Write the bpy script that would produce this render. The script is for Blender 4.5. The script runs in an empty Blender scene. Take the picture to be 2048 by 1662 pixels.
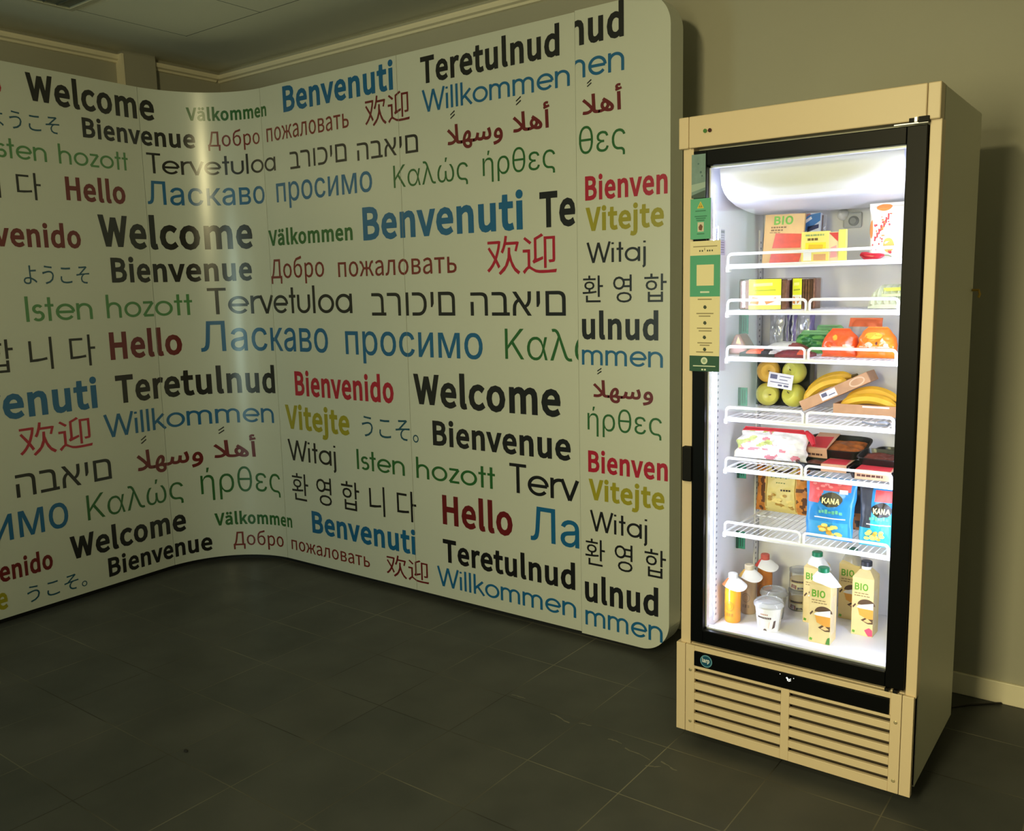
import bpy, bmesh, math, random
from mathutils import Vector, Matrix, noise
from mathutils.geometry import delaunay_2d_cdt

random.seed(7)
scene = bpy.context.scene
COL = scene.collection

# ------------------------------------------------------------------ camera
CAM_LOC = Vector((1.2391, -2.5280, 1.5053))
CAM_YAW, CAM_PITCH, CAM_ROLL, CAM_F = 0.6432, -0.1439, -0.0229, 1764.64
def camera_axes():
    cy, sy = math.cos(CAM_YAW), math.sin(CAM_YAW)
    fw = Vector((-sy * math.cos(CAM_PITCH), cy * math.cos(CAM_PITCH), math.sin(CAM_PITCH)))
    r = Vector((cy, sy, 0)); u = r.cross(fw)
    c, s = math.cos(CAM_ROLL), math.sin(CAM_ROLL)
    return c * r + s * u, -s * r + c * u, fw
cam_data = bpy.data.cameras.new('camera')
cam = bpy.data.objects.new('camera', cam_data); COL.objects.link(cam)
R_, U_, F_ = camera_axes()
cam.matrix_world = Matrix(((R_.x, U_.x, -F_.x, CAM_LOC.x), (R_.y, U_.y, -F_.y, CAM_LOC.y),
                           (R_.z, U_.z, -F_.z, CAM_LOC.z), (0, 0, 0, 1)))
cam_data.sensor_width = 36.0
cam_data.lens = CAM_F / 2048 * 36.0
cam_data.clip_start = 0.05
scene.camera = cam

# ------------------------------------------------------------------ light
scene.view_settings.view_transform = 'Standard'
scene.view_settings.look = 'None'
scene.view_settings.exposure = 0.0
scene.view_settings.gamma = 1.0
world = bpy.data.worlds.new('lobby'); scene.world = world
world.use_nodes = True
bg = world.node_tree.nodes['Background']
bg.inputs['Color'].default_value = (0.84, 0.90, 0.58, 1)
bg.inputs['Strength'].default_value = 0.22

def area_lamp(name, loc, target, sx, sy, power, colour, spread=180):
    d = bpy.data.lights.new(name, 'AREA'); d.shape = 'RECTANGLE'; d.size = sx; d.size_y = sy
    d.energy = power; d.color = colour; d.spread = math.radians(spread)
    o = bpy.data.objects.new(name, d); COL.objects.link(o); o.location = loc
    o.rotation_euler = (Vector(target) - Vector(loc)).to_track_quat('-Z', 'Y').to_euler()
    return o
# warm hall lamp behind the photographer, high and small, then an added broad fill for fridge and wall
area_lamp('hall_lamp', (0.05, -2.95, 2.76), (-1.70, 0.5, 1.85), 0.30, 0.20, 24, (1.0, 0.87, 0.44), 125)
area_lamp('warm_fill', (0.45, -3.30, 1.70), (1.45, 0.3, 0.15), 0.40, 0.90, 27, (1.0, 0.88, 0.46), 100)
# cool daylight from the entrance far behind on the left
area_lamp('entrance_daylight', (-1.9, -4.6, 1.25), (-2.3, 0.3, 0.9), 0.7, 1.7, 10, (0.74, 1.0, 0.86), 120)
LED_POWER = 66.0

# ------------------------------------------------------------------ helpers
def lin(c):
    c = c / 255.0
    return c / 12.92 if c <= 0.04045 else ((c + 0.055) / 1.055) ** 2.4
MATS = {}
def mat(name, rgb, rough=0.5, metal=0.0, spec=0.5, var=0.0, vscale=30.0, emit=0.0, bump=0.0, bscale=80.0, coat=0.0):
    if name in MATS: return MATS[name]
    m = bpy.data.materials.new(name); m.use_nodes = True
    nt = m.node_tree; b = nt.nodes['Principled BSDF']
    col = (lin(rgb[0]), lin(rgb[1]), lin(rgb[2]), 1)
    b.inputs['Base Color'].default_value = col
    b.inputs['Roughness'].default_value = rough
    b.inputs['Metallic'].default_value = metal
    b.inputs['Specular IOR Level'].default_value = spec
    b.inputs['Coat Weight'].default_value = coat
    tc = None
    if var or bump:
        tc = nt.nodes.new('ShaderNodeTexCoord')
    if var:
        n = nt.nodes.new('ShaderNodeTexNoise'); n.inputs['Scale'].default_value = vscale; n.inputs['Detail'].default_value = 4
        r = nt.nodes.new('ShaderNodeValToRGB')
        r.color_ramp.elements[0].position = 0.3; r.color_ramp.elements[1].position = 0.7
        r.color_ramp.elements[0].color = tuple(max(0, c * (1 - var)) for c in col[:3]) + (1,)
        r.color_ramp.elements[1].color = tuple(min(1, c * (1 + var)) for c in col[:3]) + (1,)
        nt.links.new(tc.outputs['Object'], n.inputs['Vector']); nt.links.new(n.outputs['Fac'], r.inputs['Fac'])
        nt.links.new(r.outputs['Color'], b.inputs['Base Color'])
    if bump:
        n2 = nt.nodes.new('ShaderNodeTexNoise'); n2.inputs['Scale'].default_value = bscale; n2.inputs['Detail'].default_value = 3
        bp = nt.nodes.new('ShaderNodeBump'); bp.inputs['Strength'].default_value = bump; bp.inputs['Distance'].default_value = 0.01
        nt.links.new(tc.outputs['Object'], n2.inputs['Vector']); nt.links.new(n2.outputs['Fac'], bp.inputs['Height'])
        nt.links.new(bp.outputs['Normal'], b.inputs['Normal'])
    if emit:
        b.inputs['Emission Color'].default_value = col; b.inputs['Emission Strength'].default_value = emit
    MATS[name] = m
    return m
def clear_mat(name, tint=(1, 1, 1), gloss=0.06, rough=0.03, haze=0.0):
    """thin clear sheet: mostly see-through, with a mirror-like sheen that grows at grazing angles"""
    if name in MATS: return MATS[name]
    m = bpy.data.materials.new(name); m.use_nodes = True
    nt = m.node_tree; nt.nodes.clear()
    out = nt.nodes.new('ShaderNodeOutputMaterial')
    tr = nt.nodes.new('ShaderNodeBsdfTransparent'); tr.inputs['Color'].default_value = tint + (1,)
    gl = nt.nodes.new('ShaderNodeBsdfGlossy'); gl.inputs['Roughness'].default_value = rough
    fr = nt.nodes.new('ShaderNodeFresnel'); fr.inputs['IOR'].default_value = 1.25
    ad = nt.nodes.new('ShaderNodeMath'); ad.operation = 'ADD'; ad.inputs[1].default_value = gloss
    mx = nt.nodes.new('ShaderNodeMixShader')
    nt.links.new(fr.outputs['Fac'], ad.inputs[0]); nt.links.new(ad.outputs[0], mx.inputs['Fac'])
    nt.links.new(tr.outputs[0], mx.inputs[1]); nt.links.new(gl.outputs[0], mx.inputs[2])
    last = mx
    if haze:
        df = nt.nodes.new('ShaderNodeBsdfDiffuse'); df.inputs['Color'].default_value = (0.85, 0.86, 0.86, 1)
        m2 = nt.nodes.new('ShaderNodeMixShader'); m2.inputs['Fac'].default_value = haze
        nt.links.new(mx.outputs[0], m2.inputs[1]); nt.links.new(df.outputs[0], m2.inputs[2]); last = m2
    nt.links.new(last.outputs[0], out.inputs['Surface'])
    MATS[name] = m
    return m

class MB:
    """collects faces; build() links them as ONE mesh object"""
    def __init__(self): self.v = []; self.f = []; self.m = []
    def face(self, pts, mi=0):
        i = len(self.v); self.v += [tuple(p) for p in pts]; self.f.append(tuple(range(i, i + len(pts)))); self.m.append(mi)
    def box(self, x0, x1, y0, y1, z0, z1, mi=0):
        i = len(self.v)
        self.v += [(x0,y0,z0),(x1,y0,z0),(x1,y1,z0),(x0,y1,z0),(x0,y0,z1),(x1,y0,z1),(x1,y1,z1),(x0,y1,z1)]
        for q in ((0,3,2,1),(4,5,6,7),(0,1,5,4),(1,2,6,5),(2,3,7,6),(3,0,4,7)):
            self.f.append(tuple(i + k for k in q)); self.m.append(mi)
        return self
    def obox(self, c, ax, half, mi=0):
        """box from a centre, three axes and half sizes"""
        i = len(self.v); c = Vector(c); ax = [Vector(a) * h for a, h in zip(ax, half)]
        for sz in (-1, 1):
            for sx, sy in ((-1,-1),(1,-1),(1,1),(-1,1)):
                self.v.append(tuple(c + ax[0]*sx + ax[1]*sy + ax[2]*sz))
        for q in ((0,3,2,1),(4,5,6,7),(0,1,5,4),(1,2,6,5),(2,3,7,6),(3,0,4,7)):
            self.f.append(tuple(i + k for k in q)); self.m.append(mi)
        return self
    def prism(self, poly, frame, d0, d1, mi=0):
        """2-D polygon (ccw seen from -axis) extruded; frame(a, b, d) gives the 3-D point"""
        n = len(poly); i = len(self.v)
        self.v += [tuple(frame(a, b, d0)) for a, b in poly] + [tuple(frame(a, b, d1)) for a, b in poly]
        self.f.append(tuple(i + k for k in range(n))); self.m.append(mi)
        self.f.append(tuple(i + n + k for k in reversed(range(n)))); self.m.append(mi)
        for k in range(n):
            q = (k + 1) % n
            self.f.append((i + k, i + n + k, i + n + q, i + q)); self.m.append(mi)
        return self
    def tube(self, pts, r, n=8, mi=0, caps=True):
        pts = [Vector(p) for p in pts]; i0 = len(self.v); m = len(pts)
        rr = r if isinstance(r, (list, tuple)) else [r] * m
        up = None
        for k, p in enumerate(pts):
            t = (pts[min(k+1, m-1)] - pts[max(k-1, 0)]).normalized()
            if up is None: up = t.orthogonal().normalized()
            up = (up - t * up.dot(t)).normalized(); w = t.cross(up)
            for j in range(n):
                a = 2 * math.pi * j / n
                self.v.append(tuple(p + (up * math.cos(a) + w * math.sin(a)) * rr[k]))
        for k in range(m - 1):
            for j in range(n):
                q = (j + 1) % n
                self.f.append((i0+k*n+j, i0+k*n+q, i0+(k+1)*n+q, i0+(k+1)*n+j)); self.m.append(mi)
        if caps:
            self.f.append(tuple(i0 + j for j in reversed(range(n)))); self.m.append(mi)
            self.f.append(tuple(i0 + (m-1)*n + j for j in range(n))); self.m.append(mi)
        return self
    def lathe(self, prof, c=(0,0,0), n=28, mi=0, mis=None, squash=1.0):
        """profile of (radius, z), bottom to top"""
        i0 = len(self.v); m = len(prof)
        for r, z in prof:
            for j in range(n):
                a = 2 * math.pi * j / n
                self.v.append((c[0] + r * math.cos(a), c[1] + r * math.sin(a) * squash, c[2] + z))
        for k in range(m - 1):
            mm = mis[k] if mis else mi
            for j in range(n):
                q = (j + 1) % n
                self.f.append((i0+k*n+j, i0+k*n+q, i0+(k+1)*n+q, i0+(k+1)*n+j)); self.m.append(mm)
        self.f.append(tuple(i0 + j for j in reversed(range(n)))); self.m.append(mis[0] if mis else mi)
        self.f.append(tuple(i0 + (m-1)*n + j for j in range(n))); self.m.append(mis[-1] if mis else mi)
        return self
    def grid(self, fn, nu, nv, mf=None, mi=0, flip=False):
        i0 = len(self.v)
        for b in range(nv + 1):
            for a in range(nu + 1): self.v.append(tuple(fn(a / nu, b / nv)))
        for b in range(nv):
            for a in range(nu):
                q = (i0+b*(nu+1)+a, i0+b*(nu+1)+a+1, i0+(b+1)*(nu+1)+a+1, i0+(b+1)*(nu+1)+a)
                self.f.append(q[::-1] if flip else q)
                self.m.append(mf((a+.5)/nu, (b+.5)/nv) if mf else mi)
        return self
    def build(self, name, mats, parent=None, bevel=0.0, smooth=False, seg=2):
        me = bpy.data.meshes.new(name); me.from_pydata(self.v, [], self.f)
        if not isinstance(mats, (list, tuple)): mats = [mats]
        for m in mats: me.materials.append(m)
        me.polygons.foreach_set('material_index', self.m)
        if smooth is True: me.polygons.foreach_set('use_smooth', [True] * len(me.polygons))
        me.update()
        o = bpy.data.objects.new(name, me); COL.objects.link(o)
        if parent is not None: o.parent = parent
        if bevel:
            b = o.modifiers.new('bevel', 'BEVEL'); b.width = bevel; b.segments = seg; b.limit_method = 'ANGLE'; b.angle_limit = math.radians(50)
        if smooth == 'auto':
            me.polygons.foreach_set('use_smooth', [True] * len(me.polygons))
            try:
                me.set_sharp_from_angle(angle=math.radians(35))
            except Exception: pass
        return o
def tag(o, label, cat, group=None):
    o['label'] = label; o['category'] = cat
    if group: o['group'] = group
    return o
def thing(name, label, cat, loc=(0,0,0), rot=(0,0,0), group=None):
    o = bpy.data.objects.new(name, None); COL.objects.link(o); o.empty_display_size = 0.05
    o.location = loc; o.rotation_euler = rot
    return tag(o, label, cat, group)
def struct(o): o['kind'] = 'structure'; return o
def copy_tree(o, parent=None):
    c = o.copy(); COL.objects.link(c); c.parent = parent
    for ch in list(o.children): copy_tree(ch, c)
    return c

# ------------------------------------------------------------------ lettering
# letter outlines in thousandths of the capital height: advance, then loops of [1 for a counter else 0, x, y, x, y, ...]
GLYPHS = {
    'B': {
        '0': (0.779, [[0, 361, -68, 550, -2, 667, 186, 706, 479, 667, 769, 550, 955, 361, 1020, 172, 955, 55, 769, 16, 479, 55, 186, 171, -2], [1, 420, 158, 472, 265, 494, 479, 473, 692, 421, 797, 361, 823, 301, 797, 249, 692, 228, 479, 249, 265, 302, 158, 361, 132]]),
        '1': (0.779, [[0, 66, -48, 684, -48, 684, 147, 494, 147, 494, 1000, 343, 1000, 221, 948, 109, 923, 109, 761, 279, 761, 279, 147, 66, 147]]),
        '2': (0.779, [[0, 9, -48, 704, -48, 704, 151, 284, 146, 325, 136, 470, 270, 608, 478, 660, 689, 620, 861, 505, 978, 334, 1018, 208, 998, 104, 943, -18, 831, 121, 695, 208, 781, 262, 812, 317, 823, 390, 805, 429, 760, 444, 686, 402, 531, 266, 341, 9, 90]]),
        '3': (0.779, [[0, 343, -66, 518, -29, 649, 81, 698, 253, 665, 392, 578, 490, 495, 527, 495, 474, 568, 514, 639, 608, 665, 733, 622, 887, 502, 985, 339, 1018, 223, 1001, 124, 955, 3, 863, 130, 713, 221, 788, 275, 814, 332, 824, 396, 809, 432, 776, 445, 722, 428, 657, 367, 610, 183, 581, 183, 407, 388, 379, 458, 330, 477, 258, 459, 190, 412, 148, 332, 131, 253, 144, 188, 177, 92, 260, -29, 108, 84, 9, 197, -45]]),
        '4': (0.779, [[0, 393, -48, 601, -48, 601, 214, 729, 214, 729, 405, 601, 405, 601, 1000, 396, 1000, -22, 354, -22, 214, 393, 214], [1, 393, 650, 397, 774, 472, 774, 407, 656, 240, 405, 393, 405]]),
        '5': (0.779, [[0, 343, -66, 516, -22, 650, 107, 701, 308, 656, 506, 533, 625, 368, 662, 249, 641, 278, 654, 291, 802, 653, 802, 653, 1000, 98, 1000, 62, 482, 175, 411, 288, 470, 330, 474, 412, 454, 462, 400, 482, 307, 460, 210, 405, 152, 326, 131, 246, 143, 182, 176, 88, 257, -32, 101, 84, 7, 195, -45]]),
        '6': (0.779, [[0, 390, -67, 554, -20, 671, 107, 714, 291, 677, 481, 566, 601, 401, 640, 308, 623, 222, 578, 226, 556, 267, 691, 338, 793, 433, 822, 471, 816, 511, 797, 583, 731, 718, 875, 615, 963, 528, 1003, 421, 1018, 223, 960, 77, 773, 24, 455, 69, 174, 198, -6], [1, 265, 234, 319, 152, 391, 127, 444, 145, 485, 199, 503, 293, 488, 384, 448, 434, 378, 453, 335, 445, 282, 414, 239, 367]]),
        '7': (0.779, [[0, 203, -48, 425, -48, 458, 321, 536, 588, 708, 867, 708, 1000, 15, 1000, 15, 802, 442, 802, 332, 614, 245, 333]]),
        '8': (0.779, [[0, 364, -66, 542, -28, 665, 76, 711, 226, 683, 361, 614, 456, 549, 504, 549, 466, 597, 512, 652, 603, 677, 716, 639, 870, 530, 978, 366, 1016, 210, 980, 97, 877, 56, 726, 78, 616, 133, 529, 186, 483, 186, 524, 115, 474, 41, 371, 10, 235, 57, 78, 185, -29], [1, 442, 604, 468, 656, 477, 708, 462, 772, 426, 812, 364, 828, 311, 815, 276, 781, 263, 726, 285, 659, 348, 606, 416, 575], [1, 439, 137, 482, 175, 498, 231, 472, 308, 397, 365, 304, 406, 265, 373, 227, 314, 214, 249, 234, 183, 285, 139, 365, 121]]),
        '9': (0.779, [[0, 309, -66, 503, -6, 646, 188, 699, 517, 654, 788, 523, 960, 330, 1019, 167, 972, 51, 846, 8, 660, 45, 473, 155, 352, 318, 312, 415, 329, 502, 376, 497, 398, 455, 262, 385, 159, 297, 131, 255, 137, 213, 157, 135, 222, 6, 75, 110, -11, 198, -51], [1, 460, 722, 405, 802, 331, 826, 277, 808, 236, 754, 218, 659, 233, 569, 273, 518, 341, 499, 387, 508, 441, 541, 486, 591]]),
        'A': (0.847, [[0, -62, -48, 161, -48, 253, 243, 531, 243, 622, -48, 852, -48, 496, 1000, 293, 1000], [1, 471, 434, 358, 806, 426, 806, 314, 434]]),
        'B': (0.911, [[0, 83, -48, 438, -48, 641, -15, 790, 94, 844, 277, 814, 414, 730, 507, 649, 539, 649, 485, 711, 522, 770, 612, 790, 722, 739, 885, 600, 975, 416, 1000, 83, 1000], [1, 389, 596, 506, 613, 557, 649, 572, 704, 555, 763, 505, 796, 394, 809, 299, 809, 299, 596], [1, 413, 144, 539, 162, 604, 207, 626, 283, 606, 349, 542, 390, 414, 406, 299, 406, 299, 144]]),
        'H': (1.003, [[0, 83, -48, 299, -48, 299, 401, 646, 401, 646, -48, 864, -48, 864, 1000, 646, 1000, 646, 601, 299, 601, 299, 1000, 83, 1000]]),
        'I': (0.438, [[0, 83, -48, 299, -48, 299, 1000, 83, 1000]]),
        'K': (0.897, [[0, 83, -48, 299, -48, 299, 284, 407, 412, 672, -48, 917, -48, 548, 586, 891, 1000, 629, 1000, 231, 522, 299, 522, 299, 1000, 83, 1000]]),
        'N': (0.997, [[0, 83, -48, 292, -48, 292, 501, 281, 749, 206, 749, 295, 578, 656, -48, 856, -48, 856, 1000, 645, 1000, 645, 456, 658, 204, 733, 204, 643, 375, 281, 1000, 83, 1000]]),
        'O': (1.021, [[0, 482, -67, 721, 2, 881, 193, 937, 479, 881, 763, 720, 952, 482, 1019, 243, 952, 83, 763, 26, 479, 83, 193, 243, 2], [1, 601, 178, 684, 291, 716, 479, 684, 665, 602, 775, 482, 813, 362, 775, 280, 665, 248, 479, 280, 291, 362, 178, 482, 139]]),
        'T': (0.836, [[0, 280, -48, 497, -48, 497, 802, 786, 802, 786, 1000, -8, 1000, -8, 802, 280, 802]]),
        'V': (0.804, [[0, 270, -48, 479, -48, 813, 1000, 589, 1000, 344, 170, 410, 170, 163, 1000, -65, 1000]]),
        'W': (1.198, [[0, 196, -48, 416, -48, 606, 743, 534, 743, 726, -48, 948, -48, 1164, 1000, 951, 1000, 795, 173, 867, 173, 808, 445, 666, 1000, 481, 1000, 280, 173, 354, 173, 197, 1000, -26, 1000]]),
        'a': (0.789, [[0, 280, -66, 380, -50, 469, -8, 531, 36, 477, 36, 487, -48, 675, -48, 675, 438, 648, 607, 551, 730, 386, 772, 263, 756, 161, 717, 41, 649, 134, 483, 235, 542, 297, 566, 360, 575, 422, 557, 451, 515, 455, 485, 246, 443, 82, 344, 26, 185, 60, 49, 153, -38], [1, 366, 136, 461, 195, 461, 309, 338, 284, 260, 238, 241, 188, 250, 154, 273, 136, 316, 128]]),
        'c': (0.720, [[0, 394, -66, 492, -53, 580, -19, 692, 58, 587, 221, 501, 158, 456, 138, 411, 131, 322, 158, 262, 231, 239, 352, 263, 473, 325, 547, 415, 574, 449, 569, 485, 553, 561, 495, 679, 649, 582, 723, 503, 758, 404, 772, 213, 722, 71, 577, 18, 352, 67, 129, 203, -16]]),
        'd': (0.863, [[0, 357, -66, 456, -49, 539, -8, 591, 35, 535, 35, 546, -48, 734, -48, 734, 1082, 518, 1082, 518, 761, 519, 739, 536, 727, 462, 760, 370, 772, 196, 720, 68, 572, 20, 353, 60, 131, 178, -16], [1, 433, 140, 480, 165, 518, 200, 518, 525, 440, 569, 400, 574, 321, 548, 264, 474, 240, 352, 260, 226, 310, 157, 389, 133]]),
        'e': (0.777, [[0, 402, -66, 504, -55, 590, -26, 701, 35, 614, 200, 521, 148, 422, 127, 325, 152, 262, 218, 247, 276, 702, 276, 713, 396, 677, 589, 564, 725, 382, 773, 203, 720, 69, 573, 18, 352, 69, 129, 209, -16], [1, 504, 457, 495, 509, 453, 561, 386, 579, 317, 560, 262, 503, 248, 457]]),
        'g': (0.790, [[0, 358, -373, 566, -336, 710, -233, 765, -82, 728, 45, 622, 116, 472, 135, 274, 143, 256, 166, 267, 195, 313, 179, 359, 175, 511, 209, 622, 312, 663, 465, 654, 539, 629, 600, 655, 566, 749, 566, 749, 753, 464, 753, 352, 772, 201, 736, 86, 632, 43, 474, 59, 377, 100, 300, 136, 262, 136, 298, 111, 276, 73, 219, 57, 147, 69, 79, 100, 26, 122, 7, 122, 46, 77, 10, 33, -58, 16, -140, 64, -271, 189, -349], [1, 405, 367, 442, 406, 457, 471, 442, 537, 407, 573, 356, 586, 306, 573, 271, 537, 256, 471, 271, 406, 307, 367, 356, 354], [1, 474, -176, 530, -138, 546, -98, 540, -79, 517, -66, 256, -52, 223, -95, 220, -115, 234, -153, 281, -181, 373, -194]]),
        'i': (0.415, [[0, 71, -48, 287, -48, 287, 753, 71, 753], [0, 179, 801, 245, 817, 292, 863, 308, 930, 292, 995, 244, 1040, 179, 1056, 114, 1040, 68, 994, 52, 930, 67, 864, 114, 817]]),
        'j': (0.415, [[0, 50, -363, 186, -328, 266, -225, 287, -84, 287, 753, 73, 753, 67, -140, 55, -162, 28, -171, -68, -145, -115, -328, -41, -352], [0, 179, 801, 244, 817, 291, 863, 308, 930, 291, 995, 244, 1040, 179, 1056, 114, 1040, 67, 995, 50, 930, 66, 863, 114, 817]]),
        'k': (0.775, [[0, 71, -48, 285, -48, 285, 168, 362, 258, 548, -48, 791, -48, 497, 417, 775, 753, 517, 753, 218, 382, 285, 382, 285, 1082, 71, 1082]]),
        'l': (0.427, [[0, 239, -65, 368, -41, 335, 140, 275, 130, 289, 122, 287, 1082, 71, 1082, 71, 137, 86, 36, 144, -41]]),
        'm': (1.260, [[0, 71, -48, 287, -48, 287, 491, 331, 533, 378, 562, 414, 570, 460, 558, 486, 521, 498, 428, 498, -48, 713, -48, 713, 491, 758, 533, 805, 562, 842, 570, 887, 558, 914, 521, 926, 428, 926, -48, 1140, -48, 1140, 450, 1115, 617, 1027, 734, 880, 773, 778, 751, 690, 697, 658, 666, 644, 693, 563, 752, 450, 772, 352, 753, 268, 703, 212, 651, 272, 651, 260, 753, 71, 753]]),
        'n': (0.850, [[0, 71, -48, 287, -48, 287, 490, 333, 532, 382, 561, 429, 570, 478, 558, 505, 521, 517, 428, 517, -48, 731, -48, 731, 450, 706, 617, 617, 734, 469, 773, 362, 753, 272, 703, 213, 651, 272, 651, 260, 753, 71, 753]]),
        'o': (0.845, [[0, 393, -67, 580, -16, 717, 129, 769, 352, 717, 576, 581, 722, 393, 773, 206, 722, 70, 576, 18, 352, 70, 129, 206, -16], [1, 472, 157, 527, 230, 550, 352, 527, 474, 472, 548, 393, 573, 316, 548, 261, 475, 239, 352, 261, 230, 316, 157, 393, 132]]),
        'p': (0.863, [[0, 71, -346, 287, -346, 286, -29, 276, -22, 352, -54, 433, -66, 608, -14, 737, 135, 785, 363, 749, 574, 638, 720, 458, 773, 360, 756, 275, 714, 215, 671, 270, 671, 259, 753, 71, 753], [1, 485, 158, 541, 232, 564, 363, 548, 482, 504, 549, 423, 574, 382, 566, 287, 504, 287, 181, 324, 156, 406, 132]]),
        'r': (0.562, [[0, 71, -48, 287, -48, 287, 441, 330, 518, 377, 557, 436, 567, 520, 544, 562, 737, 466, 770, 427, 772, 335, 750, 253, 689, 207, 625, 273, 625, 261, 753, 71, 753]]),
        't': (0.547, [[0, 336, -66, 392, -61, 530, -24, 481, 163, 386, 130, 331, 138, 315, 160, 307, 218, 307, 561, 499, 561, 499, 753, 307, 753, 307, 952, 115, 952, 101, 751, -13, 744, -13, 561, 92, 561, 92, 215, 113, 75, 194, -30]]),
        'u': (0.846, [[0, 324, -66, 431, -47, 519, 5, 578, 62, 518, 62, 527, -48, 718, -48, 718, 753, 504, 753, 504, 224, 457, 175, 410, 144, 363, 135, 314, 147, 288, 184, 277, 276, 277, 753, 61, 753, 61, 255, 86, 87, 175, -28]]),
        'v': (0.734, [[0, 238, -48, 444, -48, 728, 753, 508, 753, 309, 144, 373, 144, 175, 753, -52, 753]]),
        'ä': (0.789, [[0, 280, -66, 380, -50, 469, -8, 531, 36, 477, 36, 487, -48, 675, -48, 675, 438, 648, 607, 551, 730, 386, 772, 263, 756, 161, 717, 41, 649, 134, 483, 235, 542, 297, 566, 360, 575, 422, 557, 451, 515, 455, 485, 246, 443, 82, 344, 26, 185, 60, 49, 153, -38], [1, 366, 136, 461, 195, 461, 309, 338, 284, 260, 238, 241, 188, 250, 154, 273, 136, 316, 128], [0, 248, 803, 310, 819, 354, 863, 371, 925, 354, 986, 310, 1030, 248, 1046, 186, 1030, 142, 986, 127, 925, 142, 864, 186, 819], [0, 527, 803, 589, 819, 634, 863, 650, 925, 634, 986, 589, 1030, 527, 1046, 465, 1030, 421, 986, 405, 925, 421, 863, 465, 819]]),
    },
    'D': {
        'Д': (0.973, [[0, 170, -8, 795, -8, 795, -292, 918, -292, 934, 115, 823, 115, 823, 1000, 308, 1000, 216, 465, 167, 260, 121, 153, 82, 115, 32, 115, 45, -292, 170, -292], [1, 681, 115, 681, 879, 417, 879, 345, 441, 311, 293, 274, 181, 239, 115]]),
        'а': (0.771, [[0, 294, -25, 384, -11, 467, 28, 535, 80, 545, -8, 662, -8, 662, 453, 635, 615, 550, 723, 400, 762, 284, 746, 185, 709, 101, 661, 155, 562, 226, 603, 299, 632, 378, 643, 467, 617, 511, 553, 522, 472, 272, 422, 121, 330, 72, 191, 101, 74, 180, 0], [1, 394, 101, 458, 132, 523, 182, 523, 374, 337, 336, 236, 277, 207, 199, 223, 136, 266, 101, 329, 90]]),
        'б': (0.832, [[0, 428, -26, 594, 23, 713, 157, 758, 364, 719, 553, 613, 674, 455, 716, 361, 701, 273, 658, 211, 593, 263, 801, 376, 896, 627, 948, 726, 988, 700, 1115, 605, 1082, 293, 1002, 131, 821, 73, 445, 115, 190, 235, 30], [1, 207, 423, 232, 243, 306, 132, 426, 93, 523, 127, 590, 221, 615, 364, 592, 493, 528, 576, 423, 605, 353, 594, 280, 553, 207, 476]]),
        'в': (0.777, [[0, 117, -8, 420, -8, 573, 15, 678, 86, 717, 210, 695, 302, 637, 362, 563, 386, 625, 418, 669, 473, 685, 549, 649, 661, 551, 724, 407, 743, 117, 743], [1, 385, 434, 481, 448, 533, 483, 548, 537, 533, 592, 484, 627, 393, 639, 254, 639, 254, 434], [1, 404, 96, 504, 111, 561, 152, 579, 218, 560, 277, 500, 316, 397, 331, 254, 331, 254, 96]]),
        'ж': (1.038, [[0, 7, -8, 158, -8, 343, 324, 451, 324, 451, -8, 578, -8, 578, 324, 686, 324, 870, -8, 1022, -8, 786, 385, 877, 592, 909, 619, 943, 626, 973, 620, 997, 751, 944, 762, 869, 748, 803, 698, 746, 600, 681, 440, 578, 440, 578, 743, 451, 743, 451, 440, 348, 440, 283, 600, 226, 698, 160, 748, 84, 762, 30, 751, 56, 620, 86, 626, 120, 619, 152, 592, 243, 385]]),
        'л': (0.812, [[0, 83, -25, 180, 3, 247, 87, 284, 225, 332, 627, 546, 627, 546, -8, 686, -8, 686, 743, 221, 743, 163, 258, 144, 172, 113, 124, 71, 109, 32, 116, 6, -12]]),
        'о': (0.830, [[0, 410, -26, 582, 21, 709, 155, 758, 367, 709, 580, 582, 715, 410, 762, 238, 715, 111, 580, 62, 367, 111, 155, 238, 21], [1, 518, 127, 590, 222, 616, 367, 590, 512, 517, 607, 410, 642, 303, 607, 232, 512, 205, 367, 232, 222, 303, 127, 410, 93]]),
        'п': (0.846, [[0, 117, -8, 257, -8, 257, 627, 581, 627, 581, -8, 720, -8, 720, 743, 117, 743]]),
        'р': (0.849, [[0, 117, -318, 257, -318, 253, 53, 309, 14, 379, -15, 449, -25, 610, 23, 729, 161, 775, 379, 741, 580, 640, 714, 476, 762, 389, 747, 308, 708, 238, 658, 245, 658, 233, 743, 117, 743], [1, 532, 128, 604, 225, 631, 378, 612, 518, 552, 609, 444, 642, 385, 631, 322, 598, 257, 546, 257, 166, 317, 124, 376, 101, 427, 95]]),
        'т': (0.705, [[0, 278, -8, 417, -8, 417, 627, 664, 627, 664, 743, 32, 743, 32, 627, 278, 627]]),
        'ь': (0.751, [[0, 117, -8, 388, -8, 544, 17, 649, 97, 688, 234, 649, 369, 544, 447, 388, 472, 257, 472, 257, 743, 117, 743], [1, 373, 107, 474, 121, 531, 162, 550, 234, 531, 305, 474, 347, 373, 360, 257, 360, 257, 107]]),
    },
    'J': {
        '。': (1.051, [[0, 204, 257, 124, 235, 66, 177, 44, 97, 66, 15, 124, -42, 204, -64, 285, -42, 343, 15, 365, 97, 343, 177, 285, 235], [1, 258, 4, 297, 42, 311, 97, 297, 150, 258, 188, 204, 203, 151, 188, 112, 150, 98, 97, 112, 42, 151, 4, 204, -11]]),
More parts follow.
